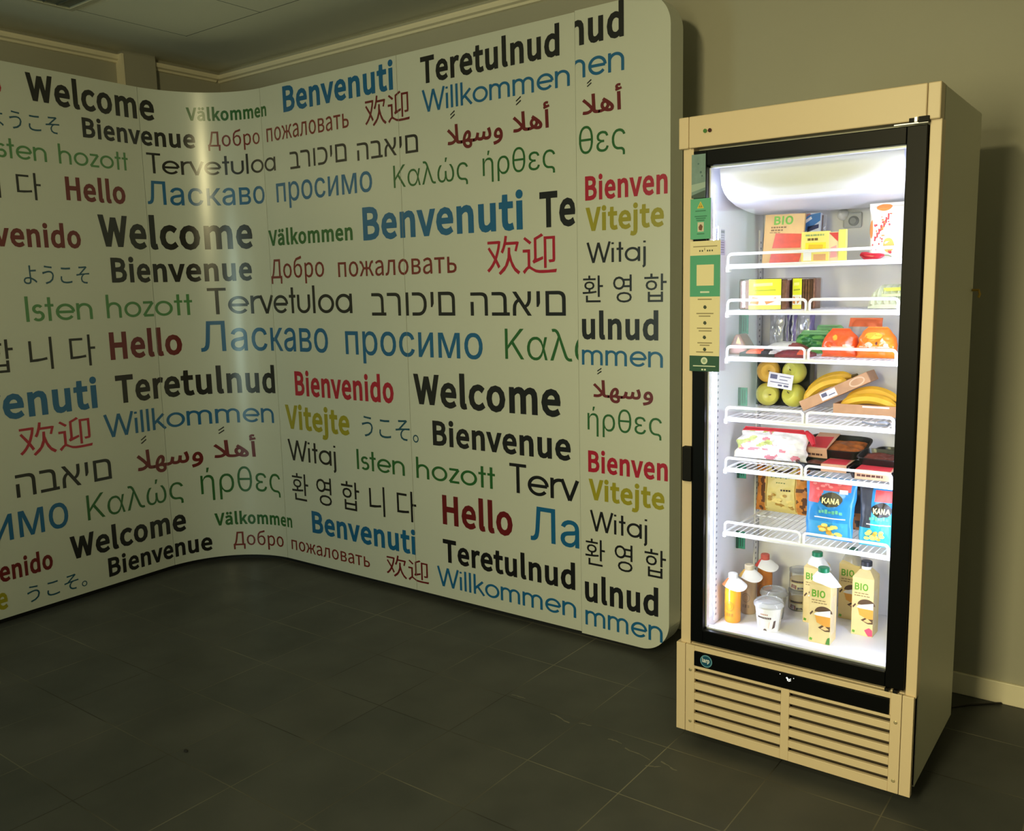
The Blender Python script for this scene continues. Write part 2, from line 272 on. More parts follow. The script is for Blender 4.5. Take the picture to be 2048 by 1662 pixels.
        'う': (1.051, [[0, 757, 350, 701, 190, 548, 85, 322, 29, 369, -50, 614, 20, 783, 152, 846, 347, 812, 474, 720, 553, 586, 580, 467, 571, 175, 514, 202, 416, 290, 449, 462, 492, 577, 502, 672, 482, 735, 429], [0, 315, 823, 302, 743, 750, 694, 762, 775, 460, 799]]),
        'こ': (1.051, [[0, 247, 738, 247, 652, 525, 640, 809, 653, 809, 739, 525, 724], [0, 289, 314, 204, 323, 182, 177, 222, 65, 337, -3, 519, -26, 662, -21, 878, 11, 877, 101, 781, 78, 658, 64, 517, 59, 378, 76, 295, 124, 267, 195]]),
        'そ': (1.051, [[0, 275, 785, 280, 699, 636, 721, 289, 437, 107, 416, 115, 338, 493, 384, 438, 338, 391, 270, 371, 185, 417, 51, 551, -26, 768, -45, 785, 40, 634, 43, 545, 65, 479, 113, 453, 198, 483, 290, 557, 362, 655, 399, 922, 403, 922, 481, 422, 450, 793, 748, 739, 808, 450, 784]]),
        'よ': (1.051, [[1, 456, 212, 387, 217, 295, 205, 237, 171, 217, 121, 236, 72, 290, 41, 376, 30, 440, 42, 478, 78, 491, 139, 490, 206], [0, 569, 825, 469, 825, 487, 284, 397, 290, 248, 267, 161, 205, 132, 118, 166, 21, 255, -32, 385, -48, 497, -26, 558, 32, 577, 111, 575, 182, 680, 135, 772, 74, 849, 7, 899, 87, 810, 156, 700, 219, 572, 266, 561, 537, 876, 554, 873, 633, 561, 614]]),
        '欢': (1.051, [[0, 56, 578, 244, 305, 179, 199, 106, 112, 26, 46, 80, -14, 156, 52, 226, 133, 289, 229, 368, 77, 431, 129, 331, 310, 382, 440, 423, 587, 451, 750, 403, 765, 53, 762, 53, 691, 368, 691, 346, 582, 282, 386, 111, 621], [0, 575, 882, 548, 733, 507, 598, 449, 488, 513, 443, 548, 504, 605, 652, 906, 652, 861, 499, 924, 479, 996, 712, 943, 727, 624, 724, 651, 872], [0, 665, 589, 649, 341, 570, 149, 375, -32, 431, -86, 569, 25, 659, 145, 710, 269, 770, 120, 854, 1, 967, -84, 1021, -18, 885, 87, 793, 245, 737, 444, 739, 589]]),
        '迎': (1.051, [[0, 72, 773, 257, 631, 308, 686, 120, 820], [0, 264, 515, 50, 515, 50, 442, 187, 442, 187, 105, 140, 77, 41, -15, 94, -83, 193, 30, 233, 48, 415, -48, 509, -66, 625, -70, 987, -60, 1010, 22, 756, 5, 519, 6, 429, 21, 352, 54, 264, 110], [0, 653, 805, 653, 50, 726, 50, 726, 737, 895, 737, 893, 253, 778, 246, 802, 178, 934, 190, 955, 206, 968, 262, 968, 805], [0, 361, 165, 633, 266, 628, 336, 448, 282, 448, 739, 647, 828, 589, 885, 528, 849, 374, 781, 374, 310, 365, 270, 323, 225]]),
        '니': (0.967, [[0, 744, 870, 744, -82, 831, -82, 831, 870], [0, 113, 239, 113, 163, 341, 167, 657, 209, 646, 283, 492, 257, 199, 239, 199, 776, 113, 776]]),
        '다': (0.967, [[0, 696, 870, 696, -83, 783, -83, 783, 422, 939, 422, 939, 494, 783, 494, 783, 870], [0, 94, 777, 94, 155, 332, 157, 618, 186, 608, 261, 473, 241, 180, 228, 180, 706, 534, 706, 534, 777]]),
        '영': (0.967, [[1, 229, 719, 172, 666, 150, 587, 172, 508, 229, 455, 312, 435, 395, 455, 452, 508, 473, 587, 452, 666, 395, 719, 312, 738], [0, 522, 284, 353, 262, 244, 200, 205, 102, 244, 4, 353, -58, 522, -80, 691, -58, 799, 4, 838, 102, 799, 200, 691, 262], [1, 398, 202, 318, 163, 290, 102, 318, 42, 398, 3, 522, -11, 646, 3, 725, 42, 753, 102, 725, 163, 646, 202, 522, 216], [1, 551, 638, 556, 587, 545, 513, 748, 513, 748, 661, 544, 661], [0, 748, 870, 748, 732, 504, 732, 452, 775, 388, 803, 312, 813, 186, 784, 100, 704, 67, 587, 100, 469, 186, 390, 312, 361, 388, 370, 452, 398, 504, 442, 748, 442, 748, 307, 835, 307, 835, 870]]),
        '합': (0.967, [[0, 192, 274, 192, -69, 791, -69, 791, 274, 703, 274, 703, 175, 279, 175, 279, 274], [1, 279, 1, 703, 1, 703, 106, 279, 106], [0, 335, 657, 216, 637, 136, 579, 107, 491, 136, 402, 216, 345, 335, 324, 455, 345, 534, 402, 563, 491, 534, 579, 455, 637], [1, 260, 578, 210, 544, 191, 491, 210, 437, 260, 402, 335, 390, 411, 402, 461, 437, 479, 491, 461, 544, 411, 578, 335, 591], [0, 703, 870, 703, 316, 791, 316, 791, 553, 931, 553, 931, 627, 791, 627, 791, 870], [0, 292, 878, 292, 772, 55, 772, 55, 701, 616, 701, 616, 772, 380, 772, 380, 878]]),
        '환': (0.967, [[1, 270, 599, 222, 570, 205, 525, 222, 480, 270, 451, 344, 441, 418, 451, 466, 480, 483, 525, 466, 570, 418, 599, 344, 610], [0, 702, 870, 702, 125, 790, 125, 790, 465, 928, 465, 928, 537, 790, 537, 790, 870], [0, 188, 175, 188, -61, 823, -61, 823, 11, 275, 11, 275, 175], [0, 344, 671, 227, 653, 150, 603, 122, 525, 144, 454, 207, 405, 302, 381, 302, 309, 47, 305, 58, 234, 445, 249, 652, 277, 646, 339, 388, 313, 388, 381, 482, 405, 544, 454, 566, 525, 538, 603, 461, 653], [0, 302, 873, 302, 777, 72, 777, 72, 711, 617, 711, 617, 777, 388, 777, 388, 873]]),
    },
    'L': {
        'Л': (1.023, [[0, 99, -8, 182, 1, 246, 30, 294, 78, 327, 146, 357, 285, 406, 874, 763, 874, 763, -8, 904, -8, 904, 1000, 277, 1000, 224, 353, 200, 202, 159, 136, 116, 120, 54, 118, 54, -8]]),
        'а': (0.768, [[0, 353, -22, 423, -5, 476, 24, 514, 61, 532, 93, 532, -8, 664, -8, 664, 490, 652, 589, 614, 661, 562, 709, 500, 739, 406, 756, 297, 750, 182, 705, 118, 650, 69, 563, 199, 525, 235, 581, 271, 610, 320, 630, 382, 637, 464, 621, 513, 575, 530, 501, 513, 465, 277, 426, 177, 398, 97, 344, 63, 287, 51, 210, 55, 163, 67, 120, 112, 50, 144, 24, 222, -12], [1, 332, 96, 409, 108, 490, 161, 527, 240, 535, 358, 473, 339, 290, 310, 242, 292, 208, 267, 187, 204, 205, 146, 256, 109]]),
        'в': (0.774, [[0, 453, -8, 547, 4, 588, 19, 652, 64, 693, 126, 706, 200, 695, 271, 680, 301, 613, 367, 557, 391, 537, 389, 570, 393, 607, 411, 660, 464, 678, 543, 669, 601, 644, 651, 603, 692, 548, 723, 482, 742, 95, 748, 95, -8], [1, 224, 116, 452, 116, 516, 128, 538, 142, 565, 183, 565, 243, 555, 270, 515, 309, 487, 318, 224, 322], [1, 224, 437, 407, 437, 481, 449, 527, 482, 538, 505, 538, 559, 507, 599, 447, 621, 224, 623]]),
        'и': (0.810, [[0, 706, 748, 580, 748, 230, 210, 230, 748, 95, 748, 95, -8, 221, -8, 570, 528, 570, -8, 706, -8]]),
        'к': (0.743, [[0, 230, -8, 230, 302, 322, 302, 562, -8, 733, -8, 426, 382, 730, 748, 558, 748, 293, 427, 230, 427, 230, 748, 95, 748, 95, -8]]),
        'м': (1.054, [[0, 229, -8, 225, 699, 189, 699, 233, 552, 464, -8, 579, -8, 772, 456, 849, 699, 817, 699, 813, -8, 949, -8, 949, 748, 755, 748, 565, 283, 502, 71, 543, 71, 502, 218, 287, 748, 95, 748, 95, -8]]),
        'о': (0.819, [[0, 471, -18, 531, -2, 586, 25, 635, 62, 708, 162, 746, 292, 746, 441, 708, 571, 635, 671, 586, 709, 531, 736, 471, 752, 339, 752, 278, 736, 224, 709, 175, 671, 102, 571, 64, 441, 64, 292, 102, 162, 175, 62, 224, 25, 278, -2, 339, -18], [1, 404, 98, 489, 115, 551, 162, 592, 232, 615, 366, 592, 501, 551, 572, 489, 619, 404, 635, 321, 619, 260, 572, 219, 501, 196, 366, 219, 232, 260, 162, 321, 115]]),
        'п': (0.806, [[0, 95, 748, 95, -8, 230, -8, 230, 622, 566, 622, 566, -8, 701, -8, 701, 748]]),
        'р': (0.837, [[0, 230, -286, 226, 107, 282, 36, 333, 0, 404, -21, 508, -18, 564, -2, 660, 62, 729, 162, 751, 224, 769, 368, 751, 512, 698, 628, 615, 710, 564, 736, 447, 758, 363, 747, 280, 699, 226, 630, 226, 748, 95, 748, 95, -286], [1, 430, 99, 508, 115, 568, 160, 609, 230, 632, 370, 609, 507, 569, 575, 509, 620, 429, 635, 351, 621, 292, 577, 269, 547, 238, 468, 228, 370, 238, 270, 269, 190, 292, 158, 352, 114]]),
        'с': (0.781, [[0, 441, -22, 543, 3, 628, 56, 690, 133, 718, 205, 588, 238, 572, 194, 538, 148, 490, 115, 450, 103, 360, 102, 288, 135, 237, 194, 198, 318, 206, 459, 237, 539, 288, 599, 321, 619, 404, 635, 470, 626, 522, 600, 560, 560, 586, 501, 715, 535, 669, 633, 625, 681, 571, 718, 476, 751, 339, 752, 278, 736, 224, 709, 175, 671, 102, 571, 64, 441, 64, 292, 102, 162, 175, 62, 278, -2, 339, -18]]),
    },
    'E': {
        'Κ': (0.915, [[0, 448, 556, 872, 1001, 724, 1000, 352, 596, 215, 426, 213, 304], [0, 239, 8, 239, 1000, 127, 1000, 127, 8], [0, 873, 8, 452, 600, 382, 513, 741, 8]]),
        'ή': (0.803, [[0, 220, 492, 229, 530, 263, 593, 315, 636, 380, 657, 467, 654, 511, 637, 547, 609, 573, 570, 589, 522, 594, 466, 594, -275, 700, -275, 700, 476, 696, 536, 668, 632, 644, 669, 581, 723, 498, 750, 398, 749, 306, 711, 268, 676, 214, 578, 213, 744, 112, 744, 112, 8, 217, 8], [0, 453, 858, 515, 1041, 405, 1041, 383, 858]]),
        'α': (0.905, [[0, 446, -5, 523, 19, 584, 62, 649, 149, 700, 284, 737, 284, 742, 375, 841, 744, 743, 744, 635, 283, 587, 189, 511, 114, 478, 97, 402, 84, 320, 100, 285, 120, 254, 147, 209, 221, 194, 266, 183, 372, 195, 480, 210, 525, 257, 599, 288, 626, 324, 646, 408, 661, 485, 649, 517, 632, 590, 559, 636, 467, 754, 8, 851, 8, 742, 377, 737, 471, 694, 471, 649, 605, 610, 663, 559, 710, 491, 743, 450, 751, 343, 748, 286, 732, 188, 669, 118, 572, 80, 445, 76, 373, 80, 301, 117, 175, 148, 121, 232, 40, 339, -3]]),
        'ε': (0.725, [[0, 428, -3, 517, 19, 585, 61, 632, 121, 658, 190, 554, 211, 539, 168, 512, 128, 445, 93, 380, 86, 281, 101, 213, 145, 195, 176, 190, 211, 200, 259, 229, 298, 275, 326, 334, 341, 449, 343, 449, 385, 257, 378, 184, 356, 133, 325, 101, 287, 80, 224, 83, 163, 116, 94, 180, 40, 222, 21, 320, -3], [0, 449, 368, 449, 428, 319, 432, 244, 459, 205, 508, 206, 574, 222, 604, 284, 648, 373, 663, 458, 649, 490, 631, 515, 607, 543, 551, 644, 575, 597, 668, 542, 714, 508, 731, 374, 754, 271, 742, 187, 708, 155, 684, 109, 621, 97, 583, 98, 500, 126, 441, 164, 408, 222, 384, 305, 370]]),
        'θ': (0.846, [[0, 494, -2, 554, 18, 608, 51, 655, 96, 694, 152, 726, 220, 763, 384, 763, 623, 726, 788, 694, 856, 655, 912, 608, 957, 554, 990, 494, 1010, 428, 1016, 361, 1010, 301, 990, 247, 957, 200, 912, 161, 856, 106, 711, 92, 623, 92, 384, 130, 220, 161, 152, 200, 96, 247, 51, 301, 18, 361, -2, 428, -8], [1, 428, 84, 497, 95, 555, 128, 601, 183, 634, 257, 654, 349, 661, 550, 654, 659, 634, 750, 601, 825, 555, 880, 497, 913, 428, 924, 358, 913, 300, 880, 254, 825, 221, 750, 201, 659, 194, 458, 201, 349, 221, 257, 254, 183, 300, 128, 358, 95], [0, 682, 461, 682, 547, 177, 547, 177, 461]]),
        'λ': (0.869, [[0, 162, 8, 336, 492, 397, 702, 375, 702, 422, 538, 561, 161, 594, 92, 636, 43, 713, 1, 775, -6, 852, 3, 828, 94, 771, 88, 730, 97, 695, 123, 665, 169, 404, 847, 370, 916, 305, 983, 251, 1006, 188, 1014, 110, 1005, 134, 913, 214, 918, 252, 901, 299, 840, 332, 757, 46, 8]]),
        'ρ': (0.831, [[0, 217, -275, 217, 124, 238, 124, 297, 48, 345, 15, 412, -6, 513, -3, 567, 13, 659, 75, 725, 172, 747, 233, 765, 375, 747, 518, 694, 630, 611, 708, 560, 733, 502, 749, 375, 749, 266, 708, 184, 629, 130, 517, 112, 375, 112, -275], [1, 436, 85, 523, 102, 590, 152, 633, 228, 647, 274, 658, 376, 634, 520, 591, 594, 526, 644, 438, 661, 353, 645, 286, 598, 241, 525, 227, 480, 215, 376, 226, 272, 241, 226, 285, 150, 351, 101]]),
        'ς': (0.772, [[0, 683, -186, 680, -48, 671, -16, 638, 38, 553, 88, 362, 102, 283, 134, 252, 161, 207, 233, 183, 371, 194, 470, 227, 556, 283, 621, 320, 643, 410, 661, 503, 643, 569, 594, 605, 528, 706, 554, 698, 577, 647, 658, 600, 699, 544, 729, 480, 747, 411, 754, 288, 733, 236, 706, 150, 626, 95, 513, 80, 445, 80, 299, 118, 176, 189, 85, 288, 27, 347, 13, 505, 5, 553, -17, 579, -58, 582, -186]]),
        'ώ': (1.100, [[0, 385, 0, 450, 19, 499, 57, 534, 110, 552, 167, 571, 112, 605, 58, 653, 20, 719, 0, 812, 1, 859, 14, 940, 64, 972, 101, 1017, 201, 1029, 264, 1033, 336, 1022, 463, 968, 616, 875, 744, 759, 744, 856, 612, 899, 516, 924, 401, 922, 264, 908, 204, 884, 154, 850, 118, 807, 96, 756, 89, 709, 95, 670, 116, 642, 150, 622, 196, 606, 322, 606, 478, 504, 478, 500, 253, 466, 150, 436, 116, 397, 95, 350, 89, 300, 96, 259, 118, 225, 154, 201, 204, 187, 264, 185, 400, 194, 458, 229, 562, 277, 650, 350, 744, 234, 744, 164, 655, 120, 568, 87, 461, 76, 336, 91, 202, 137, 102, 207, 35, 296, 1], [0, 592, 858, 655, 1041, 544, 1041, 522, 858]]),
    },
    'H': {
        'א': (1.024, [[0, 939, 0, 264, 1000, 84, 1000, 760, 0], [0, 247, 0, 249, 334, 265, 432, 299, 508, 322, 539, 380, 585, 416, 601, 370, 715, 266, 665, 184, 588, 128, 483, 109, 419, 95, 267, 95, 0], [0, 704, 333, 794, 397, 830, 439, 884, 543, 912, 676, 916, 1000, 764, 1000, 762, 687, 746, 591, 692, 485, 635, 438, 600, 422, 650, 311]]),
        'ב': (0.916, [[0, 742, 0, 742, 681, 732, 782, 704, 863, 658, 924, 592, 966, 507, 992, 402, 1000, 51, 1000, 51, 860, 449, 855, 498, 840, 537, 814, 566, 776, 584, 721, 590, 650, 590, 0], [0, 873, 0, 873, 140, 51, 140, 51, 0]]),
        'ה': (1.101, [[0, 966, 0, 966, 681, 957, 782, 929, 863, 883, 924, 817, 966, 732, 992, 627, 1000, 144, 1000, 144, 860, 617, 860, 722, 840, 762, 814, 791, 776, 808, 721, 814, 650, 814, 0], [0, 296, 0, 296, 598, 144, 598, 144, 0]]),
        'ו': (0.439, [[0, 296, 0, 296, 1000, 144, 1000, 144, 0]]),
        'י': (0.397, [[0, 203, 360, 279, 512, 279, 1000, 127, 1000, 127, 360]]),
        'כ': (0.912, [[0, 375, 0, 469, 7, 552, 30, 624, 67, 686, 117, 736, 177, 776, 248, 805, 328, 822, 413, 824, 576, 797, 705, 743, 815, 706, 861, 612, 936, 556, 964, 424, 996, 51, 1000, 51, 860, 333, 860, 436, 850, 520, 819, 586, 768, 633, 697, 661, 608, 671, 500, 663, 401, 639, 314, 600, 241, 543, 185, 468, 151, 375, 140, 51, 140, 51, 0]]),
        'ם': (1.101, [[0, 966, 0, 966, 681, 957, 782, 929, 863, 883, 924, 817, 966, 732, 992, 627, 1000, 118, 1000, 118, 0], [1, 270, 140, 814, 140, 814, 650, 808, 721, 791, 776, 762, 814, 722, 840, 674, 855, 270, 860]]),
        'ר': (0.916, [[0, 780, 0, 780, 681, 771, 782, 743, 863, 697, 924, 631, 966, 546, 992, 441, 1000, 25, 1000, 25, 860, 488, 855, 537, 840, 576, 814, 605, 776, 623, 721, 628, 650, 628, 0]]),
    },
    'A': {
        chr(65155): (0.353, [[0, 260, -28, 235, 905, 70, 905, 94, -28], [0, 64, 939, 315, 1015, 276, 1137, 149, 1095, 119, 1060, 205, 1068, 183, 1096, 128, 1129, 117, 1167, 156, 1182, 231, 1168, 250, 1288, 167, 1307, 101, 1301, 30, 1262, -2, 1216, -13, 1156, -8, 1120, 5, 1087, 51, 1034, 134, 991, 159, 1096, -18, 1053, 11, 925]]),
        chr(65203): (1.101, [[0, 42, -33, 150, -12, 208, 29, 254, 97, 289, 188, 173, 165, 184, 97, 217, 29, 242, 6, 298, -22, 378, -34, 463, -30, 557, 3, 602, 51, 660, 160, 535, 160, 549, 95, 575, 38, 596, 15, 651, -18, 723, -33, 803, -33, 873, -17, 932, 14, 978, 62, 1009, 125, 1027, 244, 999, 419, 945, 584, 783, 524, 846, 344, 866, 256, 863, 178, 839, 146, 767, 132, 713, 136, 679, 150, 672, 210, 699, 387, 541, 416, 508, 234, 482, 160, 464, 142, 439, 135, 332, 140, 309, 155, 303, 178, 338, 365, 183, 409, 138, 230, 108, 159, 77, 138, -11, 132, -31, -35]]),
        chr(65259): (0.815, [[0, 572, -36, 651, -11, 707, 36, 725, 65, 748, 162, 733, 251, 687, 335, 592, 442, 430, 584, 253, 718, 156, 589, 324, 464, 469, 337, 560, 227, 578, 184, 579, 150, 570, 135, 543, 126, 489, 126, 424, 139, 331, 184, 281, 226, 248, 278, 239, 353, 256, 396, 301, 427, 349, 417, 378, 370, 377, 305, 344, 243, 301, 203, 207, 158, 102, 137, -11, 132, -31, -36, 127, -24, 307, 28, 411, 87, 453, 125, 516, 215, 533, 268, 535, 366, 512, 445, 492, 482, 436, 542, 400, 563, 315, 581, 228, 564, 190, 544, 157, 517, 108, 449, 92, 410, 80, 324, 92, 240, 108, 201, 182, 99, 285, 25, 362, -9, 444, -31]]),
        chr(65260): (0.724, [[0, 460, -321, 532, -299, 610, -234, 639, -176, 646, -78, 626, -14, 578, 54, 428, 23, 467, -11, 692, -34, 739, -23, 759, -9, 783, 29, 786, 51, 767, 108, 728, 130, 578, 142, 419, 174, 312, 55, 404, 63, 495, 120, 551, 194, 579, 276, 585, 402, 577, 443, 547, 512, 500, 563, 470, 580, 403, 594, 363, 589, 285, 552, 214, 484, 155, 390, 111, 273, 96, 207, 84, 62, 89, -16, 103, -87, 128, -149, 201, -246, 302, -304, 358, -318], [0, 23, -34, 160, -18, 151, 135, -11, 132, -31, -35], [1, 421, -156, 470, -144, 495, -106, 491, -56, 459, -17, 410, 2, 328, 9, 182, -14, 182, 137, 320, 170, 379, 212, 405, 253, 420, 358, 413, 400, 394, 427, 363, 407, 328, 366, 280, 269, 252, 137, 252, 34, 268, -46, 295, -99, 348, -141]]),
        chr(65261): (0.642, [[0, 180, -324, 343, -265, 410, -222, 464, -170, 507, -108, 537, -38, 556, 39, 561, 123, 555, 212, 521, 333, 456, 430, 393, 472, 356, 483, 316, 487, 241, 473, 177, 434, 127, 378, 90, 311, 67, 237, 60, 162, 67, 102, 89, 50, 127, 10, 176, -17, 235, -33, 304, -38, 399, -28, 498, 16, 490, 167, 414, 138, 340, 125, 271, 128, 236, 146, 223, 175, 228, 231, 267, 303, 292, 318, 328, 314, 361, 284, 387, 230, 400, 132, 397, 79, 375, -6, 334, -68, 275, -113, 197, -144, 21, -179, 58, -345]]),
        chr(65276): (0.849, [[0, 841, -32, 884, -9, 908, 29, 910, 72, 892, 108, 853, 130, 726, 144, 702, 162, 691, 200, 656, 1000, 489, 1000, 517, 226, 532, 114, 560, 54, 581, 29, 639, -8, 716, -28], [0, 225, -34, 326, -21, 430, 16, 525, 89, 577, 162, 616, 257, 631, 321, 531, 515, 476, 288, 452, 244, 389, 182, 305, 147, 256, 139, 58, 146, 36, -14, 141, -32], [0, 602, 246, 525, 363, 395, 527, 127, 803, 15, 685, 187, 521, 311, 384, 405, 263, 482, 136]]),
    },
}
def decode(loops):
    return [(bool(l[0]), [(l[i] / 1000, l[i+1] / 1000) for i in range(1, len(l), 2)]) for l in loops]
def in_poly(p, l):
    c = False; n = len(l)
    for i in range(n):
        a, b = l[i], l[(i+1) % n]
        if (a[1] > p[1]) != (b[1] > p[1]) and p[0] < (b[0]-a[0]) * (p[1]-a[1]) / (b[1]-a[1]) + a[0]: c = not c
    return c
def winding(p, l):
    w = 0; n = len(l)
    for i in range(n):
        a, b = l[i], l[(i+1) % n]
        if (a[1] > p[1]) != (b[1] > p[1]) and p[0] < (b[0]-a[0]) * (p[1]-a[1]) / (b[1]-a[1]) + a[0]: w += 1 if b[1] > a[1] else -1
    return w
_cache = {}
def outline_glyph(style, ch):
    """-> advance, list of convex polygons, ink bounds"""
    k = (style, ch)
    if k in _cache: return _cache[k]
    adv, s = GLYPHS[style][ch]; loops = decode(s); polys = []
    vs = []; es = []
    for hole, l in loops:
        k0 = len(vs); vs += [Vector(p) for p in l]; es += [(k0 + q, k0 + (q + 1) % len(l)) for q in range(len(l))]
    nv, _, nf = delaunay_2d_cdt(vs, es, [], 0, 1e-6)[:3]
    for f in nf:
        cx = sum(nv[q].x for q in f) / 3; cz = sum(nv[q].y for q in f) / 3
        if sum((-1 if hole else 1) * winding((cx, cz), l) for hole, l in loops) > 0: polys.append([(nv[q].x, nv[q].y) for q in f])
    pts = [p for _, l in loops for p in l]
    bb = (min(p[0] for p in pts), max(p[0] for p in pts), min(p[1] for p in pts), max(p[1] for p in pts))
    _cache[k] = (adv, polys, bb); return _cache[k]
# the thin geometric letters are drawn as strokes of one width
HW = 0.054
XH = 0.68
def arc(cx, cy, r, a0, a1, n=18, ry=None):
    ry = ry or r
    return [(cx + r * math.cos(math.radians(a0 + (a1-a0) * i / n)), cy + ry * math.sin(math.radians(a0 + (a1-a0) * i / n))) for i in range(n + 1)]
def stroke_defs():
    r = XH / 2 - HW; m = XH / 2; L = HW
    ra = 0.235; D = {}
    D['o'] = (2*XH/2 + .06, [arc(L + r, m, r, 0, 360, 28)])
    D['e'] = (XH + .05, [[(L, m), (L + 2*r, m)] + arc(L + r, m, r, 0, 322, 26)[1:]])
    D['a'] = (XH + .13, [arc(L + r, m, r, 0, 360, 28), [(L + 2*r, 0), (L + 2*r, XH)]])
    D['n'] = (2*ra + 2*L + .11, [[(L, 0), (L, XH)], arc(L + ra, XH - L - ra, ra, 180, 0) + [(L + 2*ra, 0)]])
    D['u'] = (2*ra + 2*L + .11, [[(L, XH)] + arc(L + ra, L + ra, ra, 180, 360) + [(L + 2*ra, XH)]])
    D['h'] = (2*ra + 2*L + .11, [[(L, 0), (L, 1)], arc(L + ra, XH - L - ra, ra, 180, 0) + [(L + 2*ra, 0)]])
    rm = 0.195
    D['m'] = (4*rm + 2*L + .11, [[(L, 0), (L, XH)], arc(L + rm, XH - L - rm, rm, 180, 0) + [(L + 2*rm, 0)], arc(L + 3*rm, XH - L - rm, rm, 180, 0) + [(L + 4*rm, 0)]])
    D['l'] = (2*L + .12, [[(L, 0), (L, 1)]])
    D['i'] = (2*L + .12, [[(L, 0), (L, XH)], [(L, .86), (L, .95)]])
    D['j'] = (2*L + .12, [[(L, XH), (L, -.16)] + arc(L - .10, -.16, .10, 0, -80, 8)[1:], [(L, .86), (L, .95)]])
    D['k'] = (.55, [[(L, 0), (L, 1)], [(L, .27), (.45, XH)], [(.19, .41), (.50, 0)]])
    D['t'] = (.36, [[(.15, 0), (.15, .95)], [(0, XH - L), (.30, XH - L)]])
    D['r'] = (.33, [[(L, 0), (L, XH)], arc(L + .24, XH - L - .24, .24, 180, 78, 12)])
    D['v'] = (.56, [[(.03, XH), (.27, 0), (.51, XH)]])
    D['s'] = (.42, [arc(.18, XH - L - .135, .135, 30, 270, 16) + arc(.18, L + .16, .16, 90, -145, 18)[1:]])
    D['z'] = (.50, [[(.03, XH - L), (.42, XH - L), (.04, L), (.44, L)]])
    D['W'] = (1.12, [[(.03, 1), (.29, 0), (.53, .97), (.77, 0), (1.04, 1)]])
    D['T'] = (.60, [[(0, 1 - L), (.56, 1 - L)], [(.28, 0), (.28, 1 - L)]])
    D['I'] = (2*L + .12, [[(L, 0), (L, 1)]])
    return D
STROKES = stroke_defs()
def ribbon(pts, hw):
    for i in range(1, len(pts) - 1):                       # square-cut the stroke at sharp corners
        d1 = (pts[i][0]-pts[i-1][0], pts[i][1]-pts[i-1][1]); d2 = (pts[i+1][0]-pts[i][0], pts[i+1][1]-pts[i][1])
        if (d1[0]*d2[0] + d1[1]*d2[1]) / (math.hypot(*d1) * math.hypot(*d2)) < .4:
            return ribbon(pts[:i+1], hw) + ribbon(pts[i:], hw)
    out = []; L = []; R = []
    n = len(pts)
    closed = n > 3 and math.hypot(pts[0][0]-pts[-1][0], pts[0][1]-pts[-1][1]) < 1e-6
    for i in range(n):
        a = pts[i-1] if i > 0 else (pts[-2] if closed else None)
        b = pts[i+1] if i < n - 1 else (pts[1] if closed else None)
        def nrm(p, q):
            dx, dy = q[0]-p[0], q[1]-p[1]; l = math.hypot(dx, dy) or 1
            return (-dy / l, dx / l)
        ns = []
        if a is not None: ns.append(nrm(a, pts[i]))
        if b is not None: ns.append(nrm(pts[i], b))
        if len(ns) == 1: ox, oy = ns[0]
        else:
            sx, sy = ns[0][0] + ns[1][0], ns[0][1] + ns[1][1]
            den = max(.45, 1 + ns[0][0]*ns[1][0] + ns[0][1]*ns[1][1]); ox, oy = sx / den, sy / den
        L.append((pts[i][0] + ox*hw, pts[i][1] + oy*hw)); R.append((pts[i][0] - ox*hw, pts[i][1] - oy*hw))
    for i in range(n - 1):
        out.append([R[i], R[i+1], L[i+1], L[i]])
    return out
def merge(quads):
    """overlapping convex pieces -> triangles that cover their union once"""
    vs = []; es = []
    for l in quads:
        k0 = len(vs); vs += [Vector(p) for p in l]; es += [(k0 + q, k0 + (q + 1) % len(l)) for q in range(len(l))]
    nv, _, nf = delaunay_2d_cdt(vs, es, [], 0, 1e-5)[:3]; out = []
    for f in nf:
        c = (sum(nv[q].x for q in f) / 3, sum(nv[q].y for q in f) / 3)
        if any(in_poly(c, l) for l in quads): out.append([(nv[q].x, nv[q].y) for q in f])
    return out
def stroke_glyph(ch):
    k = ('G', ch)
    if k in _cache: return _cache[k]
    adv, st = STROKES[ch]; polys = merge([q for s in st for q in ribbon(s, HW)])
    pts = [p for q in polys for p in q]
    bb = (min(p[0] for p in pts), max(p[0] for p in pts), min(p[1] for p in pts), max(p[1] for p in pts))
    _cache[k] = (adv, polys, bb); return _cache[k]
_bw = {}
def bold_w():
    ws = .21; polys = []
    for a, b, t0, t1 in ((0, .23, 1, 0), (.47, .23, .93, 0), (.47, .70, .93, 0), (.93, .70, 1, 0)):
        polys.append([(a, t0), (b, t1), (b + ws, t1), (a + ws, t0)])
    if 'W' not in _bw: _bw['W'] = merge(polys)
    return (1.16, _bw['W'], (0, 1.14, 0, 1))
def glyph(style, ch):
    if style == 'B' and ch == 'W': return bold_w()
    return stroke_glyph(ch) if style == 'G' else outline_glyph(style, ch)
SPACE = {'B': .42, 'D': .5, 'J': .32, 'L': .5, 'E': .5, 'H': .45, 'A': .3, 'G': .42}
def run(style, text):
    """lay a word out from x = 0: list of (pen, polygons), ink left, ink right, final pen"""
    x = 0; items = []; lo = None; hi = 0
    for ch in text:
        if ch == ' ': x += SPACE[style]; continue
        adv, polys, bb = glyph(style, ch)
        items.append((x, polys)); hi = x + bb[1]
        if lo is None: lo = x + bb[0]
        x += adv
    return items, lo or 0, hi, x
